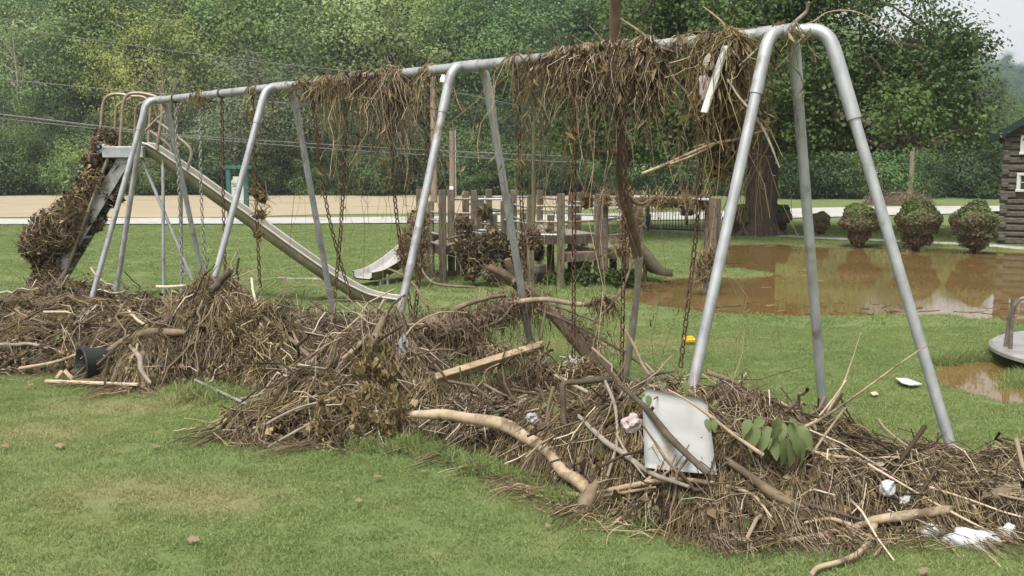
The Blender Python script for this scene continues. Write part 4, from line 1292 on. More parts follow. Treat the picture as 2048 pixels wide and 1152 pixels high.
# ------------------------------------------------------------------ merry-go-round
def merry():
    c = np.array([5.34, 8.3, 0.0]); R0 = 1.18; zt = .15
    root = empty('merry_go_round', c, 'muddy steel merry-go-round cut off by the right edge', 'merry-go-round')
    mb = MB(); n = 56
    prof = [(0.02, zt), (R0 - .03, zt), (R0, zt - .02), (R0, zt - .05), (R0 - .03, zt - .06), (.1, zt - .06)]
    V = [c + [math.cos(6.2832 * k / n) * r, math.sin(6.2832 * k / n) * r, z] for r, z in prof for k in range(n)]
    Fc = [(j * n + k, j * n + (k + 1) % n, (j + 1) * n + (k + 1) % n, (j + 1) * n + k) for j in range(len(prof) - 1) for k in range(n)]
    mb.add(V, Fc, 0, False); mb.build('platform', MAT['merry_plate'], root)
    mb = MB(); mb.tube([c + [0, 0, -.1], c + [0, 0, zt - .05]], .12, 14); mb.build('hub', MAT['merry_rail'], root)
    for k in range(6):
        a = math.radians(180 - 8 + k * 60)
        d = np.array([math.cos(a), math.sin(a), 0]); sd = np.array([-d[1], d[0], 0])
        p0 = c + d * (R0 - .10) + sd * .06 + [0, 0, zt]; p1 = c + d * (R0 - .10) - sd * .06 + [0, 0, zt]
        q = c + d * .35 + [0, 0, zt]
        mb = MB()
        mb.tube(catmull([p0, p0 + [0, 0, .30], p0 + [0, 0, .40] - d * .03, p0 + [0, 0, .44] - d * .14, q + [0, 0, .36] + d * .1, q + [0, 0, .30], q], 6), .018, 8)
        mb.tube([p1, p1 + [0, 0, .42] - d * .04], .018, 8)
        mb.build('handrail', MAT['merry_rail'], root)
merry()

# ------------------------------------------------------------------ debris
HEAPS = []
def hit(px, py, y0=3.5, y1=10.5):
    """distance at which the sight line through a photo point meets a debris bank"""
    ys_ = np.arange(y0, y1, .02)
    r = ray(px, py)
    P = np.array([0, 0, CAMH])[None] + r[None] * (ys_ / r[1])[:, None]
    hh = np.zeros(len(P))
    for f in HEAPS: hh = np.maximum(hh, f(P[:, :2]))
    ok = np.nonzero(P[:, 2] < np.maximum(hh * 1.02, .018))[0]
    return ys_[ok[0]] if len(ok) else 99.0
def DS(px, py, y, gap=.03):
    return D(px, py, min(y, hit(px, py) - gap))
def survey(pts, gap=.03):
    """a run of photo points brought in front of the banks as one piece"""
    sh = np.array([max(0.0, c_ - (hit(a, b_) - gap)) for a, b_, c_ in pts])
    k = np.nonzero(sh > 0)[0]
    if len(k): sh = np.interp(np.arange(len(pts)), k, sh[k])
    return [D(a, b_, c_ - d_) for (a, b_, c_), d_ in zip(pts, sh)]
def heap_fn(mounds):
    def h(P):
        out = np.zeros(len(P))
        for (cx, cy, rx, ry, ang, hh) in mounds:
            c, s_ = math.cos(ang), math.sin(ang)
            x = P[:, 0] - cx; y = P[:, 1] - cy
            u_ = (x * c + y * s_) / rx; v = (-x * s_ + y * c) / ry
            d2 = u_ * u_ + v * v
            out = np.maximum(out, hh * np.clip(1 - d2, 0, 1) ** .62)
        n = wavy(P * 2.3) * .5 + wavy(P * 6.1 + 3.3) * .35
        return out * np.clip(1 + .42 * n, .35, 1.4)
    return h

def heap(name, label, mounds, seed, n_tw, n_st, n_lf, n_big=60, flow=None, leafmat_='litter', twl=(.12, .55), fringe=.35, core=.70):
    global rng
    rng = np.random.default_rng(seed)
    h = heap_fn(mounds)
    HEAPS.append(h)
    M = np.array(mounds)
    rmax = np.maximum(M[:, 2], M[:, 3])
    x0, x1 = (M[:, 0] - rmax).min(), (M[:, 0] + rmax).max(); y0, y1 = (M[:, 1] - rmax).min(), (M[:, 1] + rmax).max()
    root = empty(name, ((x0 + x1) / 2, (y0 + y1) / 2, 0), label, 'debris')
    root['kind'] = 'stuff'
    off = np.array(root.location)
    # packed core
    st = .045
    xs_ = np.arange(x0 - .1, x1 + .1, st); ys_ = np.arange(y0 - .1, y1 + .1, st)
    X, Y = np.meshgrid(xs_, ys_)
    P = np.stack([X.ravel(), Y.ravel()], 1)
    hz = h(P)
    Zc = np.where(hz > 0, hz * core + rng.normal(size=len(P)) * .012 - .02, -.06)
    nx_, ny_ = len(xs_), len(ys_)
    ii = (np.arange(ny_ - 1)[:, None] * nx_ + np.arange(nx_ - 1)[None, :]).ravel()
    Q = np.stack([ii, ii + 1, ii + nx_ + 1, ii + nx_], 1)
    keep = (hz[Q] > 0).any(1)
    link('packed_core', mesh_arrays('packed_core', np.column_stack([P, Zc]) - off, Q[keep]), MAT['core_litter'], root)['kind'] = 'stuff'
    def sample(n, ph=0.0):
        out = []
        tot = 0
        while tot < n:
            p = np.stack([rng.uniform(x0, x1, n * 3), rng.uniform(y0, y1, n * 3)], 1)
            hh = h(p)
            ok = (hh > .03) & (rng.uniform(size=n * 3) < .30 + .8 * np.clip(wavy(p * 2.7 + ph) + .35, 0, 1))
            out.append(p[ok]); tot += ok.sum()
        p = np.concatenate(out)[:n]
        hh = h(p)
        e = .03
        gx_ = (h(p + [e, 0]) - h(p - [e, 0])) / (2 * e); gy_ = (h(p + [0, e]) - h(p - [0, e])) / (2 * e)
        return p, hh, np.stack([gx_, gy_], 1)
    fl = BD[:2] if flow is None else np.asarray(flow)
    def orient(n, gr, fr, sd=1.05):
        a = rng.normal(size=n) * sd
        base = math.atan2(fl[1], fl[0])
        d = np.stack([np.cos(base + a), np.sin(base + a)], 1)
        down = rng.uniform(size=n) < fr
        dn = -unit(gr + 1e-6) + rng.normal(size=(n, 2)) * .35
        d = np.where(down[:, None], unit(dn), d)
        slope = np.clip((gr * d).sum(1), -2.2, 2.2)
        return unit(np.column_stack([d, slope * .85 + rng.normal(size=n) * .22]))
    def put(nm, n, lr, rr, mat, fr, lift=(.02, .05), K=5, bend=.3, sides=3):
        p, hh, gr = sample(n, rr[0] * 3000)
        d = orient(n, gr, fr)
        L = rng.uniform(lr[0], lr[1], n) * rng.uniform(.5, 1.15, n)
        r = rng.uniform(rr[0], rr[1], n) ** 1.0
        C = np.column_stack([p, np.maximum(hh * rng.uniform(.70, 1.0, n) ** .8 + rng.normal(size=n) * lift[1] * .5 + lift[0] * .5, .01)])
        poly_ = twig_polys(C, d, L, bend, K)
        poly_[:, :, 2] = np.maximum(poly_[:, :, 2], .004)
        rad = r[:, None] * np.linspace(1, .45, K)[None, :]
        V, Q = tube_batch(poly_, rad, sides)
        link(nm, mesh_arrays(nm, V - off, Q), MAT[mat], root)['kind'] = 'stuff'
    put('twigs', int(n_tw * .62), twl, (.0014, .0058), 'twigs', fringe * .6, bend=.65)
    put('straw', int(n_st * .6), (.08, .38), (.0010, .0026), 'straw', fringe, bend=.9)
    # hanks of matted grass and vine draped over the surface
    for hk, hm in enumerate(('twigs', 'hay', 'root', 'straw')):
        nh = max(2, n_st // 110); ns = 26; K = 8
        p, hh, gr = sample(nh, 5.1 * hk)
        dn = -unit(gr + 1e-6); a_ = rng.normal(size=nh) * 1.1; base = math.atan2(fl[1], fl[0])
        fd = np.stack([np.cos(base + a_), np.sin(base + a_)], 1)
        dd = unit(np.where((rng.uniform(size=nh) < .55)[:, None], dn + rng.normal(size=(nh, 2)) * .3, fd))
        sdv = np.stack([-dd[:, 1], dd[:, 0]], 1); cv = rng.normal(size=nh) * .35
        k = np.repeat(np.arange(nh), ns); n2_ = len(k)
        L = rng.uniform(.12, .42, nh)[k] * rng.uniform(.55, 1.25, n2_)
        o_ = rng.normal(size=n2_) * .028; s0 = rng.normal(size=n2_) * .05
        t_ = np.linspace(0, 1, K)[None, :]
        al = s0[:, None] + t_ * L[:, None]; la = o_[:, None] * (1 + t_ * .8) + cv[k][:, None] * (t_ * L[:, None]) ** 2 * 2.2 + rng.normal(size=(n2_, K)) * .006
        xy = p[k][:, None] + dd[k][:, None] * al[..., None] + sdv[k][:, None] * la[..., None]
        zz_ = h(xy.reshape(-1, 2)).reshape(n2_, K) * .98
        zz_ = np.maximum(zz_, .012) + rng.uniform(-.012, .03, n2_)[:, None] + .02 * np.sin(t_ * 3.1)
        V, Q = tube_batch(np.concatenate([xy, zz_[..., None]], 2), rng.uniform(.001, .003, n2_)[:, None] * np.linspace(1, .6, K)[None])
        link('grass_hanks', mesh_arrays('grass_hanks', V - off, Q), MAT[hm], root)['kind'] = 'stuff'
    put('branches', n_big, (.35, 1.0), (.005, .013), 'twigs', .15, (.03, .08), 7, .35, 6)
    # strays thinning out on the grass round the bank
    h2 = heap_fn([(a, b_, c_ * 1.3 + .12, d_ * 1.3 + .12, e_, f_) for a, b_, c_, d_, e_, f_ in mounds])
    p = np.stack([rng.uniform(x0 - .3, x1 + .3, 9000), rng.uniform(y0 - .3, y1 + .3, 9000)], 1)
    p = p[(h2(p) > .005) & (h(p) < .05) & (rng.uniform(size=len(p)) < np.clip(h2(p) * 3.0, .03, .5))][:max(30, (n_tw + n_st) // 14)]
    m_ = len(p)
    a_ = rng.uniform(0, 6.28, m_); d = unit(np.column_stack([np.cos(a_), np.sin(a_), rng.normal(size=m_) * .12]))
    L = rng.uniform(.05, .32, m_)
    V, Q = tube_batch(twig_polys(np.column_stack([p, rng.uniform(.012, .04, m_)]), d, L, .4), np.repeat(rng.uniform(.0012, .004, m_)[:, None], 5, 1))
    link('stray_twigs', mesh_arrays('stray_twigs', V - off, Q), MAT['straw'], root)['kind'] = 'stuff'
    # soggy leaves
    p, hh, gr = sample(n_lf)
    nr = unit(np.column_stack([-gr, np.ones(n_lf)]) + rng.normal(size=(n_lf, 3)) * .75)
    t_ = unit(np.cross(nr, rng.normal(size=(n_lf, 3))))
    L = rng.gamma(3, .014, n_lf).clip(.015, .08)
    C = np.column_stack([p, np.maximum(hh * rng.uniform(.68, .97, n_lf) + rng.uniform(-.02, .03, n_lf), .008)])
    V, Q = leaf_batch(C, t_, nr, L, L * rng.uniform(.4, .95, n_lf), .38)
    link('leaf_litter', mesh_arrays('leaf_litter', V - off, Q), MAT[leafmat_], root)['kind'] = 'stuff'
    return h

# mounds: x, y, rx, ry, angle, height (metres)
BA = math.atan2(BD[1], BD[0])
HL = heap('debris_heap', 'wide low flood debris bank round the ladder foot and left swing legs',
     [(-3.9, 8.75, 1.4, .72, .1, .36), (-4.4, 9.7, 1.3, .9, 0, .40), (-3.5, 9.8, 1.0, .8, .3, .40), (-3.1, 8.4, .7, .6, .2, .38), (-5.1, 8.8, 1.1, .6, 0, .30), (-5.0, 11.0, .8, .9, 0, .40), (-6.2, 9.4, 1.3, .7, 0, .3)], 101, 2600, 3400, 12000, 150, (1, .15))
HM = heap('debris_heap', 'tall tangled mound of roots and brush on the second swing frame',
     [(-2.45, 8.12, .60, .60, .2, .74), (-2.05, 7.85, .62, .45, -.3, .52), (-2.75, 7.85, .5, .45, 0, .42), (-1.75, 7.62, .42, .40, -.4, .28)], 102, 1500, 2400, 5200, 70, (.6, -.8), fringe=.7)
HB = heap('brush_pile', 'thin brambly brush lying behind the middle of the debris bank',
     [(-1.75, 9.2, 1.0, .75, -.3, .26), (-1.25, 8.0, .6, .55, -.4, .26), (-2.3, 9.5, .7, .5, 0, .30)], 103, 1500, 1000, 900, 110, (.9, -.35), twl=(.3, 1.0), core=.4)
HC = heap('debris_heap', 'middle debris bank with withered olive leaves at the third swing frame',
     [(-.88, 6.68, .58, .52, -.35, .62), (-1.2, 6.4, .55, .36, -.2, .38), (-1.5, 6.2, .4, .25, -.2, .2), (-.55, 6.35, .42, .36, -.5, .32), (-.95, 6.15, .5, .25, 0, .22), (-.22, 6.08, .38, .32, -.6, .25)], 104, 1900, 2800, 6000, 80, (.9, .25), fringe=.5)
HR = heap('debris_heap', 'near debris bank holding the white plastic panel',
     [(-.02, 5.85, .42, .32, -.6, .26), (.28, 5.55, .48, .36, -.7, .34), (.55, 5.22, .50, .40, -.75, .50), (.80, 4.98, .48, .42, -.7, .60), (1.08, 4.92, .50, .42, -.5, .54), (1.34, 4.86, .46, .40, -.4, .42), (.75, 4.72, .5, .24, -.6, .22), (1.12, 4.55, .40, .18, -.2, .16), (.98, 4.56, .24, .20, -.4, .24)], 105, 2700, 4200, 10500, 90, (.8, -.6), fringe=.5)
HF = heap('debris_heap', 'straw covered debris bank at the foot of the right end leg',
     [(1.58, 4.84, .42, .38, -.3, .36), (1.85, 4.82, .48, .38, -.2, .29), (2.15, 4.82, .5, .36, -.1, .26), (2.45, 4.76, .5, .36, 0, .26), (2.9, 4.75, .6, .36, 0, .26), (1.75, 4.62, .4, .14, -.1, .12)], 106, 2200, 4000, 6000, 60, (.95, -.25), fringe=.3)
heap('debris_heap', 'small clump of debris round the rear leg of the third frame', [(G(1082, 775)[0], G(1082, 775)[1], .22, .2, 0, .14)], 107, 260, 300, 200, 6)
# far heap beside the right pole
fp = G(1800, 410)
heap('debris_heap', 'far brown heap of branches beyond the road near the right pole', [(fp[0], fp[1], 1.5, .8, 0, .55), (fp[0] - .9, fp[1] + .2, .8, .6, 0, .4)], 108, 500, 200, 300, 60, twl=(.5, 1.6), core=.7)

# wrapped round the slide ladder
def wrap(name, label, pts, n_tw, n_lf, seed, mats=('twigs', 'litter'), hang=.3, cat='debris', twl=(.1, .45), flat=1.0, kind='stuff'):
    """pts: list of (xyz, radius) blobs"""
    global rng
    rng = np.random.default_rng(seed)
    C0 = np.array([p for p, r in pts]); R0 = np.array([r for p, r in pts])
    root = empty(name, (C0[:, 0].mean(), C0[:, 1].mean(), max(0, C0[:, 2].min() - .2)), label, cat)
    if kind: root['kind'] = kind
    off = np.array(root.location)
    wgt = R0 ** 2 / (R0 ** 2).sum()
    def sp(n, lo=.3):
        k = rng.choice(len(pts), n, p=wgt)
        u_ = unit(rng.normal(size=(n, 3)))
        return C0[k] + u_ * (R0[k] * rng.uniform(lo, 1.0, n) ** .5)[:, None] * [1, flat, 1], u_
    P, u_ = sp(n_tw)
    d = unit(rng.normal(size=(n_tw, 3)) * [1, .8, .55] + np.where((rng.uniform(size=n_tw) < hang)[:, None], [[0, 0, -1.6]], [[0, 0, 0]]))
    d = unit(d - u_ * (d * u_).sum(1, keepdims=True) * .75)
    L = rng.uniform(*twl, n_tw)
    V, Q = tube_batch(twig_polys(P, d, L, .7), (rng.uniform(.0015, .0045, n_tw))[:, None] * np.linspace(1, .5, 5)[None, :])
    o1 = link('twigs', mesh_arrays('twigs', V - off, Q), MAT[mats[0]], root); o1['kind'] = 'stuff'
    P, u_ = sp(n_lf, .1)
    nr = unit(u_ + rng.normal(size=(n_lf, 3)) * .8); t_ = unit(np.cross(nr, rng.normal(size=(n_lf, 3))) + [0, 0, -.5])
    L = rng.uniform(.03, .10, n_lf)
    V, Q = leaf_batch(P, t_, nr, L, L * rng.uniform(.3, .7, n_lf), .3)
    o2 = link('leaf_litter', mesh_arrays('leaf_litter', V - off, Q), MAT[mats[1]], root); o2['kind'] = 'stuff'
    return root
yl = SL_YN + .1
wrap('ladder_debris', 'light straw caught in the wad on the slide ladder', [(D(205, 290, yl - .12), .13), (D(190, 360, yl - .14), .16), (D(120, 455, yl - .2), .26), (D(85, 480, yl - .2), .24), (D(150, 420, yl - .15), .18), (D(100, 550, yl - .12), .18)], 1300, 600, 210, ('straw', 'litter'), .35, twl=(.08, .34))
wrap('ladder_debris', 'thick wad of twigs and leaves wrapped round the slide ladder',
     [(D(212, 282, yl), .17), (D(198, 322, yl), .20), (D(188, 365, yl), .20), (D(160, 405, yl), .22), (D(140, 435, yl), .26), (D(105, 465, yl - .1), .30), (D(80, 490, yl - .1), .26), (D(130, 480, yl), .26), (D(100, 530, yl), .22), (D(92, 570, yl), .22), (D(235, 330, yl), .13), (D(225, 395, yl), .13), (D(190, 440, yl), .14)], 3000, 9000, 201, twl=(.08, .30))
# on the play structure
wrap('post_debris', 'dry leafy debris caught between the left playground posts', [(D(930, 452, 14.2), .16), (D(935, 495, 14.2), .22), (D(960, 520, 14.2), .22), (D(985, 485, 14.2), .22), (D(1010, 505, 14.2), .18), (D(940, 545, 14.1), .14), (D(985, 545, 14.0), .15), (D(970, 425, 14.6), .12)], 500, 2200, 202, twl=(.1, .4))
wrap('post_debris', 'straw debris draped over the top of the small steel slide', [(D(838, 440, 14.3), .16), (D(830, 480, 14.2), .22), (D(815, 505, 14.1), .16), (D(838, 530, 14.1), .15)], 900, 500, 203, ('straw', 'litter'), .6)
wrap('post_debris', 'dry debris hanging from the middle playground posts', [(D(1250, 400, 13.8), .14), (D(1262, 440, 13.8), .16), (D(1258, 490, 13.8), .16), (D(1240, 500, 13.8), .1), (D(1210, 400, 14), .1), (D(1290, 402, 14.2), .09)], 700, 800, 204, ('straw', 'withered_leaf'), .6)
wrap('bar_debris', 'brown leaves draped along the monkey bars', [(D(1310 + 14 * k, 403 + 3 * (k % 2), 14.0), .07 + .03 * (k % 3 == 1)) for k in range(8)], 260, 650, 205, ('straw', 'withered_leaf'), .7)
wrap('post_debris', 'debris wrapped round the end post of the monkey bars', [(D(1418, 520, 13.3), .13), (D(1412, 545, 13.3), .14)], 350, 260, 206, ('straw', 'litter'), .6)
wrap('post_debris', 'leaf litter lying on the low playground platform', [(D(1050, 500, 14.2), .15), (D(1075, 505, 14.2), .12), (D(1100, 470, 14.5), .1)], 200, 500, 207)
wrap('weed_clump', 'green weeds growing at the foot of the playground posts', [(D(1105 + 22 * k, 560 - 4 * (k % 3), 14.1), .14) for k in range(8)] + [(D(1165, 535, 14.2), .16)], 200, 2000, 208, ('hay', 'weed_leaf'), .0, 'weeds', (.08, .2))

# ------------------------------------------------------------------ debris hanging from the top bar
def hang(name, label, px0, px1, prof, n, n_leaf, seed, mats, rr=(.0012, .0034), over=.05, ragged=.35, back=.35, cat='hanging debris', thick=.022):
    """strands laid over the bar; prof(t) = hang length in metres along the clump"""
    global rng
    rng = np.random.default_rng(seed)
    root = empty(name, bar_at((px0 + px1) / 2) - [0, 0, .6], label, cat, 'debris hanging from the swing bar')
    off = np.array(root.location)
    nc = max(3, int((px1 - px0) / 17))
    cc = rng.uniform(0, 1, nc); cl_ = rng.uniform(.45, 1.35, nc); kc = rng.choice(nc, n, p=unit(cl_) ** 2)
    t_ = np.clip(cc[kc] + rng.normal(size=n) * min(.05, 5.0 / (px1 - px0)), 0, 1)
    px = px0 + (px1 - px0) * t_
    C = B0[None] + BU[None] * bar_i(px)[:, None]
    L = np.interp(t_, [q[0] for q in prof], [q[1] for q in prof]) * np.clip(rng.gamma(2.2, .36, n), .12, 1.3 + ragged) * cl_[kc] * 1.2
    side = np.where(rng.uniform(size=n) < .68, -1.0, 1.0)[:, None]      # mostly the viewer's side
    r0 = BR + rng.uniform(.004, thick, n)[:, None]
    up = np.array([0, 0, 1.0])[None]
    K = 9
    pl = np.zeros((n, K, 3))
    dr = BD[None] * rng.normal(size=(n, 1)) * .05
    pl[:, 0] = C - side * BN * r0 * 1.0 - up * rng.uniform(.0, back, n)[:, None] * np.minimum(1, L[:, None] * 2) - dr
    pl[:, 1] = C - side * BN * r0 * .8 + up * r0 * .45 - dr * .5
    pl[:, 2] = C + side * BN * r0 * .1 + up * r0 * rng.uniform(.8, 1.05, n)[:, None]
    pl[:, 3] = C + side * BN * r0 * .95 + up * r0 * .1 + dr
    wob = np.cumsum(rng.normal(size=(n, K, 3)) * [1, 1, .3], axis=1) * (L * .055)[:, None, None]
    for k in range(4, K):
        f = (k - 3) / (K - 4)
        pl[:, k] = C + side * BN * r0 * (1.0 - .2 * f) - up * (L * f)[:, None] + dr * (1 + 2.2 * f) + wob[:, k]
    rad = rng.uniform(rr[0], rr[1], n)[:, None] * np.linspace(1, .6, K)[None]
    V, Q = tube_batch(pl, rad)
    link('strands', mesh_arrays('strands', V - off, Q), MAT[mats[0]], root)
    # withered leaves clinging to the strands
    k = rng.integers(0, n, n_leaf); f = rng.uniform(.0, 1, n_leaf)
    seg = np.clip((f * (K - 4)).astype(int) + 3, 0, K - 2)
    w_ = rng.uniform(size=(n_leaf, 1))
    P = pl[k, seg] * (1 - w_) + pl[k, seg + 1] * w_ + rng.normal(size=(n_leaf, 3)) * .018
    d = unit(rng.normal(size=(n_leaf, 3)) * [.5, .5, .4] + [0, 0, -1.0])
    nr = unit(rng.normal(size=(n_leaf, 3)) * [1, 1, .3])
    LL = rng.gamma(2.5, .02, n_leaf).clip(.015, .11)
    V, Q = leaf_batch(P, d, nr, LL, LL * rng.uniform(.10, .34, n_leaf), .4)
    link('leaves', mesh_arrays('withered_leaves', V - off, Q), MAT[mats[1]], root)
    m_ = int(n * .4)
    j = rng.integers(0, n, m_); sg = rng.integers(3, 7, m_)
    d = unit(rng.normal(size=(m_, 3)) * [.55, .55, .5] + [0, 0, -1.0]); L2 = rng.uniform(.06, .26, m_)
    V, Q = tube_batch(twig_polys(pl[j, sg] + d * L2[:, None] * .4, d, L2, .8), np.repeat(rng.uniform(.0012, .0032, m_)[:, None], 5, 1))
    link('tangle', mesh_arrays('tangle', V - off, Q), MAT['straw'], root)
    # tufts sticking up
    m_ = max(3, n // 60)
    j = rng.integers(0, n, m_)
    d = unit(rng.normal(size=(m_, 3)) * .8 + [0, 0, .5])
    L2 = rng.uniform(.04, .18, m_)
    V, Q = tube_batch(twig_polys(pl[j, 2] + d * L2[:, None] * .35, d, L2, .4), np.full((m_, 5), .002))
    link('tufts', mesh_arrays('tufts', V - off, Q), MAT['straw'], root)
    return root
hang('hanging_debris', 'dense straw mat over the bar at the right of the middle bay', 685, 802, [(0, .14), (.4, .24), (.8, .42), (1, .30)], 700, 1300, 301, ('twigs', 'litter'), thick=.03)
hang('hanging_debris', 'loose straw over the bar at the left of the middle bay', 583, 690, [(0, .22), (.3, .08), (.6, .30), (1, .24)], 200, 330, 310, ('straw', 'litter'))
hang('hanging_debris', 'long thin vines trailing below the middle bay clump', 600, 800, [(0, .8), (.2, .6), (.5, .45), (.85, .75), (1, .5)], 40, 110, 302, ('hay', 'withered_leaf'))
hang('hanging_debris', 'thin vines hung beside the third swing frame', 985, 1085, [(0, .6), (.4, .35), (1, .5)], 12, 50, 303, ('hay', 'withered_leaf'))
hang('hanging_debris', 'thick dark mat of leaves and straw left of the dead tree', 1100, 1230, [(0, .14), (.2, .36), (.45, .52), (.65, .24), (1, .30)], 850, 2600, 304, ('twigs', 'litter'), thick=.03)
hang('hanging_debris', 'thick mat of leaves and straw right of the dead tree', 1236, 1322, [(0, .30), (.3, .34), (.6, .26), (1, .16)], 520, 2000, 305, ('twigs', 'litter'), thick=.03)
hang('hanging_debris', 'long vines trailing under the near bay mat', 1090, 1370, [(0, .5), (.4, .8), (.75, .7), (1, .4)], 36, 130, 306, ('hay', 'withered_leaf'))
hang('hanging_debris', 'deep olive brown hay clump beside the white board', 1428, 1480, [(0, .20), (.3, .36), (.7, .44), (1, .2)], 300, 420, 307, ('hay', 'hay'), thick=.03)
hang('hanging_debris', 'loose straw over the bar left of the hay clump', 1340, 1490, [(0, .08), (.4, .20), (1, .06)], 60, 70, 308, ('straw', 'litter'))
hang('hanging_debris', 'small clump of weed on the right end elbow', 1560, 1592, [(0, .06), (.5, .16), (1, .08)], 30, 40, 309, ('hay', 'hay'))
for k, (px, ln, lab) in enumerate([(396, .12, 'small wad of straw at the far bay chain hanger'), (856, .55, 'narrow strip of dead leaves along the chain by the lamp pole'), (660, .75, 'narrow trail of straw along a middle bay chain'), (508, .6, 'narrow trail of brown leaves on a far bay chain'), (1036, 1.0, 'long trail of dead vine down the left near bay chain'), (1151, .95, 'long trail of dead vine down the second near bay chain'), (1253, 1.1, 'long trail of dead vine beside the dead tree'), (1411, .9, 'long trail of dead vine down the right near bay chain'), (782, .9, 'long trail of dead vine at the right of the middle bay'), (693, .7, 'long trail of dead vine at the left of the middle bay')]):
    hang('hanging_debris', lab, px - 9, px + 9, [(0, ln), (1, ln)], 26, 90, 320 + k, ('straw', 'withered_leaf'))
# clump of dry leaves low on the far bay chain in front of the sign
wrap('leaf_clump', 'tan withered leaf clump on the chain right of the sign', [(D(510, 385, 9.3), .04), (D(522, 395, 9.3), .06), (D(520, 430, 9.3), .05), (D(517, 470, 9.3), .04)], 70, 120, 330, ('straw', 'withered_leaf'), .7, 'debris', (.08, .3), kind=None)
wrap('hay_clump', 'lower olive hay tail hanging behind the white board', [(D(1440, 200, 5.72), .10), (D(1450, 240, 5.72), .12), (D(1448, 285, 5.72), .11), (D(1440, 330, 5.72), .07), (D(1468, 215, 5.72), .09)], 1100, 900, 331, ('hay', 'hay'), .75, 'debris', (.08, .3), kind=None)

# ------------------------------------------------------------------ named sticks, logs and boards
def stick(name, label, pts, r, mat, cat='branch', n=9, rough=.12, subs=(), group=None, smooth_n=5, behind=False):
    """pts: (px, py, distance); r: radius list"""
    P = catmull([D(*q) for q in pts] if behind else survey(pts), smooth_n)
    g = np.random.default_rng(abs(hash(label)) % 9999 if False else sum(ord(ch) for ch in label))
    rr = np.interp(np.linspace(0, 1, len(P)), np.linspace(0, 1, len(r)), r) if not np.isscalar(r) else np.full(len(P), r)
    given = np.interp(np.linspace(0, 1, len(P)), np.linspace(0, 1, len(pts)), [q[2] for q in pts])
    ratio = P[:, 1] / given
    rr = rr * ratio
    kk = max(3, len(P) // 4)
    rr = rr * (1 + np.interp(np.linspace(0, 1, len(P)), np.linspace(0, 1, kk), g.normal(size=kk)) * rough)
    P = P + np.stack([np.interp(np.linspace(0, 1, len(P)), np.linspace(0, 1, kk), g.normal(size=kk)) for _ in range(3)], 1) * (rr * .35)[:, None]
    mb = MB(); mb.tube(P, rr, n)
    # knots and broken stubs
    for k in range(max(1, len(P) // 7)):
        j = g.integers(1, len(P) - 1)
        d = unit(g.normal(size=3)); tl = rr[j] * g.uniform(1.4, 2.6)
        mb.tube([P[j], P[j] + d * tl], [rr[j] * .5, rr[j] * .28], 5)
    for e_, q_ in ((0, 1), (-1, -2)):
        if rr[e_] > .011:
            ax_ = unit(P[e_] - P[q_])
            for _ in range(6):
                o_ = unit(g.normal(size=3)); o_ = o_ - ax_ * (o_ @ ax_); st_ = P[e_] + o_ * rr[e_] * .6
                mb.tube([st_ - ax_ * rr[e_], st_ + ax_ * rr[e_] * g.uniform(.3, 1.6) + o_ * rr[e_] * .2], [rr[e_] * .42, rr[e_] * .05], 4)
    for sp_, sr in subs:
        sr = [q * float(ratio.mean()) for q in sr]
        Q_ = catmull([D(*q) for q in sp_] if behind else survey(sp_), smooth_n)
        mb.tube(Q_, np.interp(np.linspace(0, 1, len(Q_)), np.linspace(0, 1, len(sr)), sr), 7)
    base = P[np.argmin(P[:, 2])]
    c = P.mean(0)
    o = mb.build(name, MAT[mat], None, offset=c)
    o.location = [float(q) for q in c]
    return tag(o, label, cat, group)
stick('dead_tree', 'tall reddish dead tree standing through the near swing bay', [(1229, -60, 6.15), (1231, 40, 6.25), (1232, 150, 6.4), (1234, 250, 6.6), (1238, 330, 6.75), (1248, 400, 6.9), (1265, 470, 7.05), (1278, 525, 7.2)], [.036, .036, .038, .040, .036, .034], 'trunk_red', 'trunk', 12, subs=[([(1234, 305, 6.68), (1212, 304, 6.6), (1196, 303, 6.55)], [.016, .013, .010]), ([(1255, 330, 6.78), (1264, 300, 6.7), (1262, 275, 6.7)], [.012, .009, .007]), ([(1245, 390, 6.9), (1278, 408, 6.95), (1300, 400, 7.0)], [.016, .012, .009])], behind=True)
stick('dead_tree', 'grey split lower piece leaning from the dead tree to the grass', [(1278, 515, 7.15), (1275, 575, 7.2), (1270, 640, 7.25), (1258, 710, 7.3), (1242, 785, 7.35)], [.028, .024, .028, .030, .036], 'stick_grey', 'trunk', 10, behind=True)
stick('fallen_log', 'thick brown log sloping down from the root tangle to the right', [(1055, 590, 7.95), (1105, 630, 7.85), (1150, 675, 7.7), (1200, 735, 7.5), (1262, 800, 7.25)], [.048, .060, .068, .066, .058], 'stick_brown', 'log', 12, behind=True)
stick('broken_limb', 'broken forked stub rising at the top of the fallen log', [(1075, 610, 7.9), (1040, 572, 7.85), (1008, 548, 7.8), (974, 538, 7.75)], [.05, .052, .040, .022], 'stick_brown', 'limb', 10, subs=[([(1035, 572, 7.85), (1022, 540, 7.8), (1015, 518, 7.78)], [.036, .032, .026]), ([(1055, 590, 7.85), (1038, 570, 7.8), (1028, 560, 7.75)], [.03, .03, .022])], behind=True)
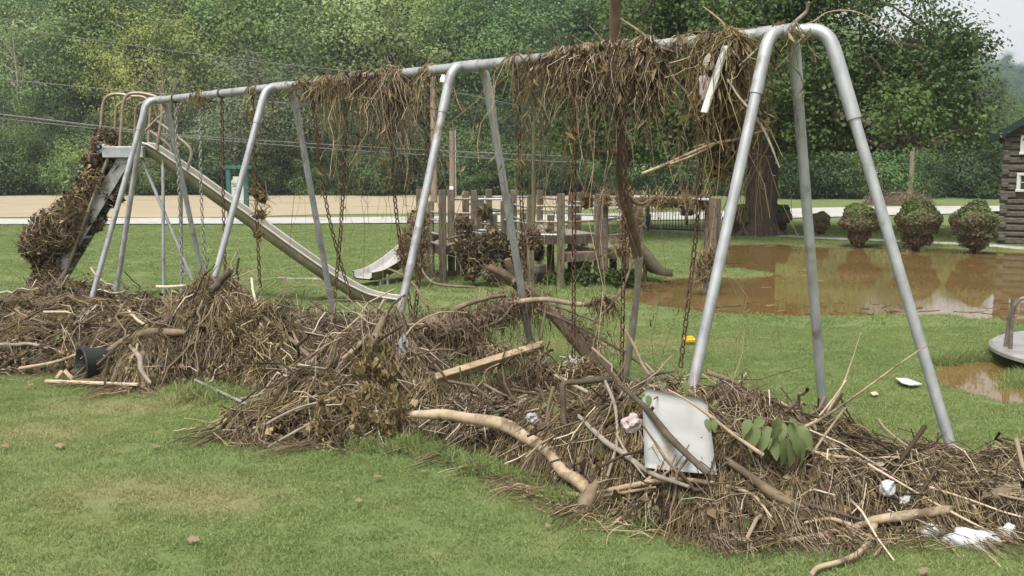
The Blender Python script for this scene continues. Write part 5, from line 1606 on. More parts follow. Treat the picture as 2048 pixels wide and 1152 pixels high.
stick('muddy_root', 'dark muddy root log lying across in front of the third frame', [(795, 672, 6.95), (850, 655, 7.0), (900, 655, 7.1), (950, 640, 7.25), (1005, 615, 7.5), (1065, 600, 7.75)], [.065, .075, .08, .07, .055, .04], 'stick_brown', 'root', 11, .3, subs=[([(940, 650, 7.2), (950, 690, 7.15), (990, 715, 7.1), (1060, 700, 7.2)], [.045, .035, .022, .012]), ([(950, 690, 7.15), (910, 710, 7.05), (880, 740, 7.0)], [.03, .02, .014]), ([(900, 655, 7.1), (910, 620, 7.1), (960, 600, 7.2), (1010, 590, 7.4)], [.025, .022, .018, .012]), ([(950, 660, 7.2), (1000, 640, 7.3), (1025, 610, 7.45)], [.014, .010, .008])], behind=True)
stick('pale_branch', 'pale branch running right from the root tangle past the chain', [(985, 618, 7.55), (1040, 603, 7.5), (1095, 600, 7.45), (1150, 610, 7.4), (1190, 606, 7.35), (1235, 594, 7.3)], [.017, .019, .018, .016, .014, .008], 'stick_tan', behind=True)
stick('thin_branch', 'thin branch sloping right below the pale branch', [(1075, 618, 7.6), (1160, 655, 7.5), (1230, 695, 7.4), (1300, 742, 7.3)], [.014, .013, .011, .008], 'stick_brown', behind=True)
stick('thin_branch', 'short branch slanting behind the near bay chains', [(1100, 606, 7.7), (1160, 630, 7.6), (1210, 650, 7.55)], [.010, .009, .006], 'stick_brown', behind=True)
stick('pale_branch', 'pale stalk slanting down beside the right chain', [(1244, 648, 7.0), (1268, 690, 6.9), (1288, 735, 6.8), (1312, 765, 6.7)], [.009, .010, .011, .011], 'stick_tan', behind=True)
stick('thin_branch', 'upright brown stick beside the third frame rear leg', [(1092, 612, 7.35), (1083, 680, 7.3), (1078, 740, 7.3), (1074, 800, 7.3)], [.011, .012, .013, .016], 'stick_brown', behind=True)
stick('thin_branch', 'curved twig dropping from the playground to the pale branch', [(1268, 520, 7.0), (1243, 575, 7.0), (1220, 612, 7.0), (1200, 630, 7.0)], [.008, .010, .009, .006], 'stick_tan', behind=True)
stick('long_limb', 'smooth tan curved limb lying in front of the middle bank', [(822, 824, 5.9), (900, 836, 5.75), (985, 848, 5.6), (1050, 874, 5.45), (1105, 922, 5.28), (1150, 962, 5.12), (1174, 990, 5.02)], [.022, .034, .037, .037, .036, .035, .034], 'stick_tan', 'limb', 12, .08, smooth_n=6)
stick('stump_piece', 'short upright mossy stump at the end of the curved limb', [(1192, 962, 4.98), (1186, 985, 4.95), (1180, 1010, 4.92), (1166, 1026, 4.90)], [.024, .034, .036, .034], 'stick_brown', 'stump', 10)
stick('long_branch', 'long grey tan stick lying along the front of the near bank', [(1028, 970, 5.12), (1100, 986, 5.02), (1170, 990, 4.97), (1250, 975, 4.92), (1330, 961, 4.9), (1420, 966, 4.88), (1500, 990, 4.8), (1545, 1035, 4.65)], [.018, .018, .015, .014, .013, .012, .009, .005], 'stick_tan', subs=[([(1285, 968, 4.9), (1305, 950, 4.88), (1318, 930, 4.86)], [.009, .008, .006])])
stick('long_branch', 'thinner stick under the long grey tan stick', [(1075, 992, 5.0), (1160, 996, 4.93), (1240, 985, 4.9), (1312, 974, 4.88)], [.009, .009, .008, .006], 'stick_tan')
stick('dark_branch', 'dark mossy branch slanting across the white panel', [(1235, 765, 4.78), (1285, 815, 4.70), (1335, 868, 4.62), (1372, 905, 4.54), (1415, 945, 4.46)], [.010, .013, .015, .016, .017], 'stick_dark')
stick('thin_branch', 'thin curved twig over the lower left of the white panel', [(1282, 845, 4.55), (1310, 885, 4.52), (1330, 915, 4.48), (1352, 945, 4.45)], [.005, .006, .007, .007], 'stick_brown')
stick('thin_branch', 'thin twig over the upper right corner of the white panel', [(1335, 778, 4.62), (1375, 800, 4.57), (1415, 830, 4.52), (1470, 870, 4.47), (1525, 912, 4.42)], [.004, .005, .007, .009, .010], 'stick_tan')
stick('bent_branch', 'right angled dark branch like a frame left of the white panel', [(1128, 848, 5.30), (1127, 800, 5.28), (1128, 768, 5.26), (1160, 763, 5.24), (1210, 758, 5.21), (1236, 768, 5.19), (1248, 800, 5.17), (1247, 850, 5.15)], [.017, .016, .015, .015, .014, .012, .009, .008], 'stick_dark')
stick('grey_branch', 'grey upright twig branching down left of the white panel', [(1212, 762, 5.05), (1228, 800, 4.97), (1235, 840, 4.90), (1233, 890, 4.83), (1214, 952, 4.75)], [.008, .011, .011, .010, .007], 'stick_grey', subs=[([(1234, 870, 5.45), (1256, 910, 5.35), (1290, 955, 5.2)], [.007, .006, .004])])
stick('grey_branch', 'straight grey stick pointing down to the white panel base', [(1160, 832, 5.20), (1210, 878, 5.03), (1245, 905, 4.85), (1300, 945, 4.67), (1380, 975, 4.50)], [.010, .013, .013, .012, .010], 'stick_grey')
stick('dark_branch', 'dark twig rising to the right above the white panel', [(1215, 810, 5.10), (1262, 782, 5.05), (1300, 752, 5.00), (1350, 742, 4.95)], [.013, .011, .009, .006], 'stick_dark')
stick('straw_stalk', 'long straw stalk crossing the right end leg', [(1598, 860, 5.3), (1650, 832, 5.25), (1720, 785, 5.2), (1790, 735, 5.15), (1856, 690, 5.1)], [.010, .008, .006, .005, .003], 'stick_tan', 'stalk')
stick('straw_stalk', 'upright straw stalk between the two right legs', [(1645, 838, 5.28), (1680, 780, 5.25), (1700, 735, 5.25), (1722, 665, 5.2)], [.006, .005, .004, .002], 'stick_pale', 'stalk')
stick('straw_stalk', 'pale straw stalk forking low between the right legs', [(1625, 850, 5.28), (1665, 800, 5.26), (1692, 760, 5.25)], [.006, .005, .004], 'stick_pale', 'stalk')
stick('straw_stalk', 'long straight straw lying down the front of the right bank', [(1735, 928, 4.95), (1800, 965, 4.85), (1880, 1012, 4.72), (1982, 1066, 4.55)], [.006, .007, .006, .005], 'stick_pale', 'stalk')
stick('straw_stalk', 'second straight straw crossing the right bank', [(1860, 975, 4.85), (1940, 1000, 4.75), (2010, 1025, 4.65), (2090, 1045, 4.6)], [.006, .006, .005, .004], 'stick_pale', 'stalk')
stick('straw_stalk', 'horizontal straw on top of the right bank', [(1835, 968, 4.9), (1920, 966, 4.88), (2015, 952, 4.86)], [.008, .008, .006], 'stick_tan', 'stalk')
stick('pale_branch', 'pale knotted twig along the crest below the middle right leg', [(1585, 888, 5.15), (1660, 910, 5.1), (1740, 916, 5.05), (1790, 914, 5.03), (1845, 926, 5.0)], [.008, .009, .008, .007, .005], 'stick_tan')
stick('forked_limb', 'thick forked limb lying at the front of the right bank', [(1568, 1083, 4.45), (1640, 1070, 4.5), (1700, 1057, 4.55), (1750, 1045, 4.6), (1820, 1030, 4.65), (1890, 1015, 4.72)], [.011, .016, .020, .026, .026, .026], 'stick_tan', 'limb', 10, subs=[([(1748, 1050, 4.58), (1738, 1080, 4.5), (1715, 1108, 4.42), (1675, 1125, 4.37), (1635, 1136, 4.33), (1618, 1158, 4.28)], [.020, .016, .014, .013, .012, .012]), ([(1700, 1050, 4.6), (1660, 1038, 4.62), (1610, 1045, 4.6)], [.014, .010, .006])])
stick('dark_branch', 'long dark stick pointing at the forked limb', [(1535, 985, 4.8), (1600, 1005, 4.75), (1680, 1028, 4.66), (1745, 1046, 4.6)], [.012, .011, .010, .007], 'stick_dark')
stick('short_log', 'brown log end poking out at the right edge', [(1978, 990, 4.85), (2020, 978, 4.85), (2085, 958, 4.85)], [.028, .032, .034], 'stick_brown', 'log', 10)
stick('brown_board', 'dark rotten wood lying under the leafy sprig', [(1455, 925, 5.05), (1500, 955, 4.95), (1560, 1000, 4.85), (1600, 1015, 4.8)], [.022, .026, .026, .02], 'stick_brown', 'wood', 7, .3)
# left side
stick('curved_log', 'curved brown log on top of the left bank', [(232, 702, 8.05), (262, 678, 8.0), (300, 661, 8.0), (345, 659, 8.0), (372, 664, 8.0)], [.040, .036, .032, .028, .020], 'stick_brown', 'log', 10)
stick('knotty_limb', 'knotty grey limb standing below the curved log', [(262, 690, 7.85), (280, 715, 7.75), (284, 740, 7.65), (302, 768, 7.5)], [.018, .022, .022, .016], 'stick_grey', 'limb')
stick('stub_limb', 'thick dark broken stub poking up on the tall mound', [(418, 582, 8.2), (438, 566, 8.15), (458, 548, 8.1)], [.032, .034, .026], 'stick_dark', 'limb', 10)
stick('pale_branch', 'short pale stick lying on the crest left of the tall mound', [(315, 573, 8.9), (340, 574, 8.85), (372, 571, 8.8)], [.014, .014, .010], 'stick_pale')
stick('pale_branch', 'pale diagonal stick above the curved log', [(258, 624, 8.6), (275, 640, 8.5), (296, 655, 8.4)], [.012, .014, .012], 'stick_pale')
stick('long_pole', 'long brown pole sloping down right from the tall mound', [(478, 608, 8.0), (530, 640, 7.9), (585, 680, 7.75), (645, 735, 7.5)], [.022, .022, .020, .016], 'stick_brown', 'pole')
stick('pale_branch', 'pale straight stick between the tall mound and middle bank', [(586, 662, 8.0), (602, 700, 7.8), (622, 735, 7.6), (652, 768, 7.4)], [.010, .012, .012, .010], 'stick_tan')
stick('dark_pole', 'dark pole low on the right flank of the tall mound', [(510, 690, 7.7), (550, 722, 7.55), (590, 760, 7.4)], [.022, .022, .018], 'stick_dark', 'pole')
stick('pale_branch', 'pale branch lying on top of the middle bank', [(690, 718, 7.2), (715, 695, 7.2), (735, 668, 7.2)], [.018, .018, .015], 'stick_tan')
stick('thick_stub', 'dark mossy stub leaning beside the third frame front leg', [(735, 700, 7.3), (755, 670, 7.3), (772, 632, 7.25)], [.03, .03, .026], 'stick_brown', 'limb', 9)
stick('thin_branch', 'bent bare branch rising past the third frame front leg', [(775, 538, 7.6), (800, 548, 7.55), (830, 572, 7.5), (850, 605, 7.4), (872, 628, 7.35)], [.009, .010, .012, .012, .010], 'stick_brown')
stick('long_branch', 'grey stick lying low at the left edge of the bank', [(-40, 690, 8.6), (30, 690, 8.5), (60, 688, 8.45), (110, 700, 8.3)], [.016, .016, .014, .01], 'stick_grey')
stick('long_branch', 'tan stick slanting along the left bank above the black bucket', [(40, 735, 8.0), (110, 725, 7.95), (165, 705, 7.95), (215, 690, 8.0)], [.012, .013, .012, .010], 'stick_tan')
stick('long_branch', 'thin pale stick fanning out at the left end of the middle bank', [(488, 882, 6.02), (540, 845, 6.05), (600, 815, 6.1), (665, 800, 6.15)], [.006, .008, .008, .007], 'stick_grey')
stick('long_branch', 'second pale stick fanning out of the middle bank', [(535, 895, 5.95), (580, 868, 6.0), (625, 845, 6.05), (660, 832, 6.1)], [.005, .008, .009, .008], 'stick_grey')
stick('long_branch', 'tan stick low on the left tip of the middle bank', [(505, 855, 6.1), (560, 832, 6.12), (630, 808, 6.2), (700, 790, 6.3)], [.006, .009, .010, .008], 'stick_tan')
stick('arched_vine', 'long arched vine looping over the brush pile', [(490, 640, 8.6), (545, 590, 8.7), (620, 572, 8.7), (690, 592, 8.6), (730, 640, 8.4), (742, 690, 8.2)], [.005, .006, .006, .006, .005, .005], 'stick_brown', 'vine', 6)
stick('arched_vine', 'second arched vine over the right of the brush pile', [(560, 660, 8.8), (600, 615, 8.8), (680, 600, 8.7), (760, 610, 8.4), (800, 640, 8.0)], [.004, .005, .005, .005, .004], 'stick_brown', 'vine', 6)
stick('arched_vine', 'pale vine arching left of the root log', [(800, 690, 7.0), (830, 650, 7.1), (880, 625, 7.2), (935, 625, 7.3)], [.006, .007, .006, .005], 'stick_tan', 'vine', 6)
stick('dead_branch', 'dark driftwood branch on the grass behind the long slide', [(555, 556, 15.0), (590, 558, 15.0), (640, 560, 15.0), (665, 563, 15.0)], [.015, .04, .045, .03], 'stick_grey')
stick('dead_branch', 'thin branch lying before the left playground posts', [(838, 525, 13.9), (855, 555, 13.7), (880, 568, 13.5), (950, 574, 13.4)], [.02, .02, .022, .012], 'stick_brown')
# caught on the bar
stick('bar_branch', 'bare branch pointing up right from the right end of the bar', [(1478, 130, 5.42), (1530, 85, 5.4), (1575, 58, 5.38), (1600, 38, 5.35), (1612, 22, 5.33), (1618, 2, 5.3)], [.005, .007, .011, .010, .009, .006], 'stick_grey')
stick('bar_branch', 'dark twig slanting down through the near bay mat', [(1240, 38, 6.2), (1290, 72, 6.05), (1330, 120, 5.9), (1352, 160, 5.85), (1388, 200, 5.8)], [.006, .009, .010, .009, .006], 'stick_brown')
stick('bar_branch', 'forked pale branch hanging out left of the hay clump', [(1284, 347, 5.7), (1330, 330, 5.68), (1380, 307, 5.65), (1425, 288, 5.62), (1480, 278, 5.6), (1535, 258, 5.55)], [.010, .012, .012, .010, .007, .004], 'stick_tan', subs=[([(1340, 328, 5.66), (1385, 312, 5.64), (1428, 290, 5.62)], [.007, .008, .007])])
stick('bar_branch', 'thick pale limb stub hanging left of the dead tree', [(1218, 92, 6.25), (1211, 125, 6.2), (1206, 155, 6.2), (1203, 182, 6.2)], [.020, .019, .018, .016], 'stick_pale', 'limb')
stick('bar_branch', 'thin twig hanging across the right end front leg', [(1455, 160, 5.5), (1480, 195, 5.4), (1510, 230, 5.3), (1535, 275, 5.25), (1558, 335, 5.2)], [.006, .007, .007, .006, .004], 'stick_grey')
stick('bar_branch', 'curled twig sticking up at the right of the mat', [(1455, 75, 5.65), (1445, 48, 5.65), (1425, 28, 5.65), (1405, 12, 5.65)], [.004, .006, .005, .003], 'stick_tan')
stick('arched_vine', 'thin dry vine arching right from the top of the end leg', [(1592, 55, 5.35), (1628, 42, 5.3), (1655, 24, 5.3), (1700, 22, 5.3), (1745, 38, 5.3), (1775, 62, 5.3), (1800, 95, 5.3)], [.004, .004, .004, .0035, .003, .003, .002], 'stick_tan', 'vine', 6)
stick('arched_vine', 'twisted vine in the grass gap before the left swing bay', [(553, 545, 9.5), (575, 560, 9.4), (570, 590, 9.3), (545, 620, 9.2)], [.005, .006, .006, .005], 'stick_brown', 'vine', 6)
for k, (pts, lab) in enumerate([([(1130, 240, 6.6), (1150, 330, 6.6), (1185, 420, 6.6), (1190, 470, 6.6)], 'olive vine trailing between the near bay chains'), ([(1198, 170, 6.3), (1190, 260, 6.3), (1185, 340, 6.3), (1170, 395, 6.3)], 'yellow olive vine hanging left of the dead tree'), ([(1320, 170, 6.0), (1312, 240, 6.0), (1330, 300, 6.0), (1348, 370, 6.0)], 'dry vine hanging right of the dead tree'),
                                ([(990, 130, 7.0), (985, 230, 7.0), (1000, 290, 7.0), (975, 330, 7.0)], 'dry vine dangling beside the third frame'), ([(672, 190, 8.4), (690, 260, 8.4), (650, 300, 8.4), (640, 320, 8.4)], 'straw vine dangling under the middle bay'), ([(806, 180, 7.8), (812, 260, 7.8), (815, 330, 7.8), (808, 384, 7.8)], 'thin vine dangling at the right end of the middle clump')]):
    stick('trailing_vine', lab, pts, [.004, .0035, .003, .002], 'stick_tan', 'vine', 5)
stick('green_stalk', 'olive green stalk hanging with a hairy root ball', [(1076, 108, 6.85), (1070, 180, 6.85), (1066, 290, 6.85), (1066, 400, 6.85), (1066, 450, 6.85)], [.010, .012, .014, .014, .012], 'slide_olive', 'stalk')
wrap('root_ball', 'hairy brown root ball at the end of the green stalk', [(D(1066, 470, 6.85), .045), (D(1066, 488, 6.85), .035)], 500, 60, 340, ('root', 'litter'), .6, 'roots', (.03, .10), kind=None)
wrap('hanging_tuft', 'dried leaf tuft hanging above the middle playground posts', [(D(1172, 395, 6.6), .03), (D(1174, 405, 6.6), .035)], 70, 60, 341, ('hay', 'withered_leaf'), .8, 'debris', (.04, .1), kind=None)

def rootlets(label, pts, n, seed, spread=.05, ln=(.05, .32), mt='root'):
    global rng
    rng = np.random.default_rng(seed)
    C = catmull([D(*p) for p in pts], 8)
    root = empty('root_hairs', C.mean(0) * [1, 1, 0], label, 'roots')
    off = np.array(root.location)
    k = rng.integers(0, len(C), n); K = 7
    st = C[k] + rng.normal(size=(n, 3)) * spread
    d0 = unit(rng.normal(size=(n, 3)) * [1, 1, .8]); L = rng.uniform(ln[0], ln[1], n) * rng.uniform(.4, 1.2, n)
    t_ = np.linspace(0, 1, K)[None, :, None]
    pl = st[:, None] + d0[:, None] * t_ * (1 - .55 * t_) * L[:, None, None] + np.array([0, 0, -1.0]) * t_ ** 2 * (L * rng.uniform(.1, 1.0, n))[:, None, None] + np.cumsum(rng.normal(size=(n, K, 3)), 1) * (L * .045)[:, None, None]
    V, Q = tube_batch(pl, rng.uniform(.0014, .0058, n)[:, None] * np.linspace(1, .4, K)[None])
    link('hairs', mesh_arrays('hairs', V - off, Q), MAT[mt], root)['kind'] = 'stuff'
RT = [(800, 672, 6.95), (850, 655, 7.0), (900, 655, 7.1), (950, 640, 7.25), (1005, 615, 7.5), (1065, 600, 7.75)]
rootlets('shaggy grey wad hanging on the pale branch', [(1192, 604, 7.28), (1206, 608, 7.28), (1222, 604, 7.28)], 240, 505, .022, (.06, .26), 'straw')
rootlets('straw fringe under the white shred on the chain end', [(1130, 735, 6.55), (1160, 740, 6.5), (1195, 735, 6.5)], 260, 506, .03, (.08, .36), 'straw')
rootlets('matted root hairs covering the dark muddy root log', RT, 2600, 501, .062, (.05, .24))
rootlets('root hairs on the fork hanging under the root log', [(925, 650, 7.2), (945, 690, 7.15), (985, 712, 7.1), (1050, 702, 7.2)], 900, 502, .05, (.05, .26))
rootlets('fine root hairs dangling below the upper end of the fallen log', [(1040, 600, 7.8), (1100, 620, 7.75), (1170, 660, 7.6), (1215, 690, 7.5)], 200, 503, .05, (.08, .4))
rootlets('fine root hairs dangling from the sawn plank', [(900, 745, 6.2), (990, 722, 6.2), (1070, 698, 6.2)], 130, 504, .03, (.08, .35))

# withered olive leaf clusters on the middle bank
def leafy(name, label, spots, n, seed, mat, size, cat, droop=1.0):
    global rng
    rng = np.random.default_rng(seed)
    C = np.array([p for p, r in spots]); Rr = np.array([r for p, r in spots])
    root = empty(name, C.mean(0) * [1, 1, 0], label, cat)
    off = np.array(root.location)
    k = rng.integers(0, len(C), n)
    P = C[k] + rng.normal(size=(n, 3)) * Rr[k][:, None] * .5
    d = unit(rng.normal(size=(n, 3)) * .55 + [0, 0, -droop]); nr = unit(rng.normal(size=(n, 3)) * [1, 1, .4] + [0, -.4, .2])
    L = rng.uniform(size[0], size[1], n)
    V, Q = leaf_batch(P, d, nr, L, L * rng.uniform(.35, .6, n), .25)
    link('leaves', mesh_arrays('leaf_cluster', V - off, Q), MAT[mat], root)
    s_ = MB()
    for i in range(1, len(C)):
        s_.tube(catmull([C[i - 1], (C[i - 1] + C[i]) / 2 + [0, 0, .03], C[i]], 4), .004, 5)
    s_.build('stem', MAT['stick_brown'], root)
leafy('withered_sprig', 'drooping olive brown withered sprig on the front of the middle bank', [(DS(740, 790, 6.1), .07), (DS(780, 800, 6.05), .08), (DS(800, 830, 5.98), .07), (DS(750, 840, 6.0), .06), (DS(778, 862, 5.95), .05), (DS(715, 815, 6.1), .06)], 520, 401, 'withered_leaf', (.03, .07), 'sprig')
leafy('withered_sprig', 'upright withered sprig on top of the middle bank', [(DS(745, 730, 6.6), .09), (DS(775, 745, 6.55), .09), (DS(765, 700, 6.7), .07), (DS(725, 745, 6.6), .07)], 480, 402, 'withered_leaf', (.03, .07), 'sprig')
leafy('withered_sprig', 'pale withered sprig at the left tip of the middle bank', [(DS(650, 820, 6.15), .07), (DS(690, 810, 6.15), .07), (DS(640, 855, 6.05), .05)], 240, 403, 'withered_leaf', (.03, .07), 'sprig')
wrap('hay_tuft', 'wad of dead grass hanging on the right flank of the tall mound', [(DS(500, 640, 7.75), .10), (DS(520, 690, 7.65), .11), (DS(540, 740, 7.5), .10), (DS(470, 660, 7.75), .11)], 1500, 200, 405, ('straw', 'litter'), .7, 'straw', (.08, .32), kind=None)

def big_leaf(L, W, lobes=0, fold=.35, droop=.28):
    n = 9
    V = []; Fc = []
    for i in range(n):
        t_ = i / (n - 1)
        w_ = W * math.sin(math.pi * min(1, t_ * 1.02) ** .72) ** .8 * .5 + .0005
        if lobes: w_ *= 1 + .38 * math.cos(t_ * math.pi * 2 * lobes)
        z = -droop * L * t_ * t_
        V += [(-w_, t_ * L, z + w_ * fold), (0, t_ * L, z), (w_, t_ * L, z + w_ * fold * .7)]
    for i in range(n - 1):
        for k in (0, 1): Fc.append((i * 3 + k, i * 3 + k + 1, (i + 1) * 3 + k + 1, (i + 1) * 3 + k))
    return np.array(V), Fc
def leaf_part(mb, p, tip_dir, nrm, L, W, lobes=0, fold=.35, droop=.28):
    V, Fc = big_leaf(L, W, lobes, fold, droop)
    y = unit(tip_dir); x = unit(np.cross(y, nrm)); z = np.cross(x, y)
    mb.add([p + x * v[0] + y * v[1] + z * v[2] for v in V], Fc, 0, True)
def sprig():
    root_p = DS(1560, 850, 5.15)
    root = empty('leafy_sprig', root_p * [1, 1, 0], 'fresh green leafy sprig drooping over the near debris bank', 'sprig')
    st = MB()
    for pts in ([(1500, 830), (1545, 840), (1585, 845), (1610, 850)], [(1545, 840), (1555, 870), (1570, 895)], [(1520, 835), (1510, 855)]):
        st.tube(catmull([D(a, b_, 4.6) for a, b_ in pts], 4), .004, 6)
    st.build('stem', MAT['stick_brown'], root)
    g = np.random.default_rng(8)
    for (a, b_, tx, ty, L) in [(1512, 850, -14, 46, .16), (1535, 852, 4, 44, .14), (1548, 838, 6, 40, .13), (1565, 872, 10, 60, .18), (1580, 878, 10, 55, .17), (1600, 850, 18, 46, .15), (1592, 872, 16, 50, .15), (1572, 830, 22, 14, .12), (1556, 834, -6, 42, .13), (1612, 860, 8, 40, .13), (1525, 835, -22, 30, .12), (1585, 845, 2, 38, .12), (1530, 870, -8, 40, .11), (1550, 880, 2, 44, .12), (1602, 895, 8, 40, .11), (1500, 838, -16, 34, .11), (1565, 845, -2, 40, .12)]:
        p = D(a, b_, 4.56 + g.uniform(-.05, .05)); q = D(a + tx, b_ + ty, 4.5)
        mb = MB(); leaf_part(mb, p, q - p, unit(np.array([g.normal() * .5, -1, .55 + g.normal() * .4])), L * .8, L * (.36 + .14 * g.uniform()))
        mb.build('leaf', MAT['green_leaf'], root)
sprig()
def leaf_twig(label, spots):
    p0 = DS(*spots[0][:2], spots[0][4])
    root = empty('leaf_pair', p0 * [1, 1, 0], label, 'leaves', 'green leaves against the white panel')
    for (a, b_, tx, ty, d, L) in spots:
        p = DS(a, b_, d); q = DS(a + tx, b_ + ty, d - .03)
        mb = MB(); leaf_part(mb, p, q - p, np.array([.1, -1, .3]), L * .72, L * .36); mb.build('leaf', MAT['green_leaf'], root)
leaf_twig('green leaf hanging at the upper left of the white panel', [(1296, 790, 4, 28, 4.60, .085), (1290, 790, -14, 4, 4.60, .05)])
leaf_twig('green leaf hanging over the top edge of the white panel', [(1372, 762, 0, 32, 4.60, .09), (1330, 765, -8, 18, 4.60, .055)])
leaf_twig('green leaves at the right edge of the white panel', [(1412, 838, 10, 28, 4.50, .09), (1425, 840, 6, 24, 4.50, .08), (1432, 800, -6, 12, 4.50, .05)])
leaf_twig('yellow green leaves beside the bent branch', [(1112, 812, -6, 22, 5.25, .07), (1092, 805, -10, 14, 5.25, .06), (1145, 800, 4, 20, 5.25, .06)])

# ------------------------------------------------------------------ single pieces of rubbish and timber
def board(name, label, a, b_, w_, th, mat, cat, up=(0, -1, .3), bev=.004):
    a = np.asarray(a); b_ = np.asarray(b_)
    d = unit(b_ - a); u_ = unit(np.cross(np.cross(d, up), d)); v = np.cross(d, u_)
    mb = MB(); c = (a + b_) / 2
    mb.box((0, 0, 0), (np.linalg.norm(b_ - a), w_, th), d, u_, bev=bev)
    o = mb.build(name, MAT[mat]); o.location = [float(q) for q in c]
    return tag(o, label, cat)
board('timber_plank', 'sawn timber plank slanting up out of the middle bank', D(872, 758, 6.1), D(1086, 692, 6.25), .085, .042, 'lumber', 'plank', up=(0, -.8, .62))
board('timber_strip', 'pale timber strip lying on the grass before the black bucket', DS(92, 762, 7.75), DS(276, 769, 7.55), .022, .03, 'stick_pale', 'plank', up=(0, 0, 1))
board('timber_offcut', 'short reddish timber offcut leaning beside the bucket, left one', DS(112, 758, 7.8), DS(124, 742, 7.85), .02, .03, 'lumber', 'plank')
board('timber_offcut', 'short reddish timber offcut leaning beside the bucket, right one', DS(130, 742, 7.85), DS(147, 760, 7.75), .02, .03, 'lumber', 'plank')
board('white_board', 'white painted board hanging from the bar in the hay clump', D(1452, 92, 5.52), D(1408, 226, 5.48), .045, .016, 'white_paint', 'board', up=(1, -1, .2))
board('white_board', 'bare brown end of a board stuck above the white board', D(1456, 82, 5.545), D(1448, 106, 5.545), .04, .012, 'lumber', 'board', up=(1, -1, .2))
board('plastic_pipe', 'thin grey plastic pipe sloping from the tall mound to the grass', D(384, 757, 7.55), D(492, 808, 6.9), .02, .02, 'pvc_grey', 'pipe', bev=.006)

def panel():
    c4 = [D(1284, 775, 4.74), D(1414, 800, 4.66), D(1434, 950, 4.54), D(1290, 935, 4.60)]
    A, B, C_, Dd = c4
    c = sum(c4) / 4
    # rounded upper corners, slight bow
    nu, nv = 14, 14
    nrm = unit(np.cross(B - A, Dd - A));
    if nrm[1] > 0: nrm = -nrm
    V = []
    for j in range(nv + 1):
        for i in range(nu + 1):
            u_, v = i / nu, j / nv
            cut = 0
            if v < .1:
                k = 1 - v / .1
                lim = .09 * (1 - math.sqrt(max(0, 1 - k * k)))
                u_ = lim + u_ * (1 - 2 * lim)
            p = A * (1 - u_) * (1 - v) + B * u_ * (1 - v) + C_ * u_ * v + Dd * (1 - u_) * v
            bow = -.018 * math.sin(math.pi * u_) + .012 * math.sin(5 * u_ + 3 * v) * v + (.012 if (u_ < .06 or u_ > .94 or v < .05) else 0)
            V.append(p + nrm * bow)
    n = nu + 1
    Fc = [(j * n + i, j * n + i + 1, (j + 1) * n + i + 1, (j + 1) * n + i) for j in range(nv) for i in range(nu)]
    V2 = [p - nrm * .012 for p in V]
    m_ = len(V)
    bd = [i for i in range(n)] + [j * n + nu for j in range(1, nv + 1)] + [nv * n + i for i in range(nu - 1, -1, -1)] + [j * n for j in range(nv - 1, 0, -1)]
    F2 = [tuple(q + m_ for q in reversed(f)) for f in Fc] + [(bd[k], bd[(k + 1) % len(bd)], bd[(k + 1) % len(bd)] + m_, bd[k] + m_) for k in range(len(bd))]
    mb = MB(); mb.add(np.array(V + V2) - c, Fc + F2, 0, True)
    o = mb.build('plastic_sheet', MAT['white_plastic']); o.location = [float(q) for q in c]
    tag(o, 'white plastic panel with rounded corners standing in the near bank', 'panel')
panel()

def lump(name, label, p, r, mat, cat, seed=1, flat=(1, 1, .6), rough=.3, n=2):
    import bmesh
    bm = bmesh.new(); bmesh.ops.create_icosphere(bm, subdivisions=n + 1, radius=1)
    g = np.random.default_rng(seed); ph = g.uniform(0, 6.28, (4, 3)); fq = g.uniform(2, 6, (4, 3))
    for v in bm.verts:
        k = 1 + rough * sum(math.sin(v.co.x * fq[i][0] + ph[i][0]) * math.sin(v.co.y * fq[i][1] + ph[i][1]) * math.cos(v.co.z * fq[i][2] + ph[i][2]) for i in range(4)) * .6
        v.co = Vector((v.co.x * k * r * flat[0], v.co.y * k * r * flat[1], v.co.z * k * r * flat[2]))
    me = bpy.data.meshes.new(name); bm.to_mesh(me); bm.free()
    if mat == 'foam': me.polygons.foreach_set('use_smooth', [True] * len(me.polygons))
    o = link(name, me, MAT[mat], None, p)
    return tag(o, label, cat)
lump('foam_block', 'largest chunk of white foam at the lower right corner', DS(1945, 1082, 4.52, .0), .10, 'foam', 'foam', 3, (1.25, .6, .55), .18)
lump('foam_block', 'small white foam piece left of the large chunk', DS(1862, 1066, 4.56, .0), .05, 'foam', 'foam', 4, (1.2, .6, .8), .3)
lump('foam_block', 'white foam piece at the right edge beside the large chunk', DS(2016, 1072, 4.52, .0), .05, 'foam', 'foam', 5, (.9, .5, 1.1), .3)
lump('foil_can', 'crumpled silver can in the right bank', DS(1775, 976, 4.88), .038, 'can_metal', 'can', 6, (.9, .8, 1.05), .3)
lump('paper_scrap', 'small white and red paper scrap below the silver can', DS(1811, 1000, 4.8), .022, 'foam', 'scrap', 7, (.9, .4, 1.0), .5)
lump('plastic_scrap', 'white crumpled plastic scrap behind the tan curved limb', DS(1052, 806, 6.0), .038, 'foam', 'scrap', 8, (1.1, .6, .7), .5)
lump('plastic_bottle', 'crushed bluish bottle below the white scrap', DS(1066, 836, 5.85), .035, 'pvc_grey', 'bottle', 9, (1.1, .7, .8), .3)
lump('white_shred', 'white shredded lump on the end of the near bay chain', D(1145, 728, 6.72), .052, 'foam', 'scrap', 10, (.95, .8, 1.1), .35)
board('white_shred', 'pointed white shred sticking out left of the chain end', D(1118, 713, 6.70), D(1152, 720, 6.72), .028, .008, 'foam', 'scrap')
lump('plastic_bag', 'pale blue plastic bag caught at the top of the ladder', D(206, 298, SL_YN - .06), .065, 'blue_plastic', 'bag', 11, (1.3, .6, .8), .4)
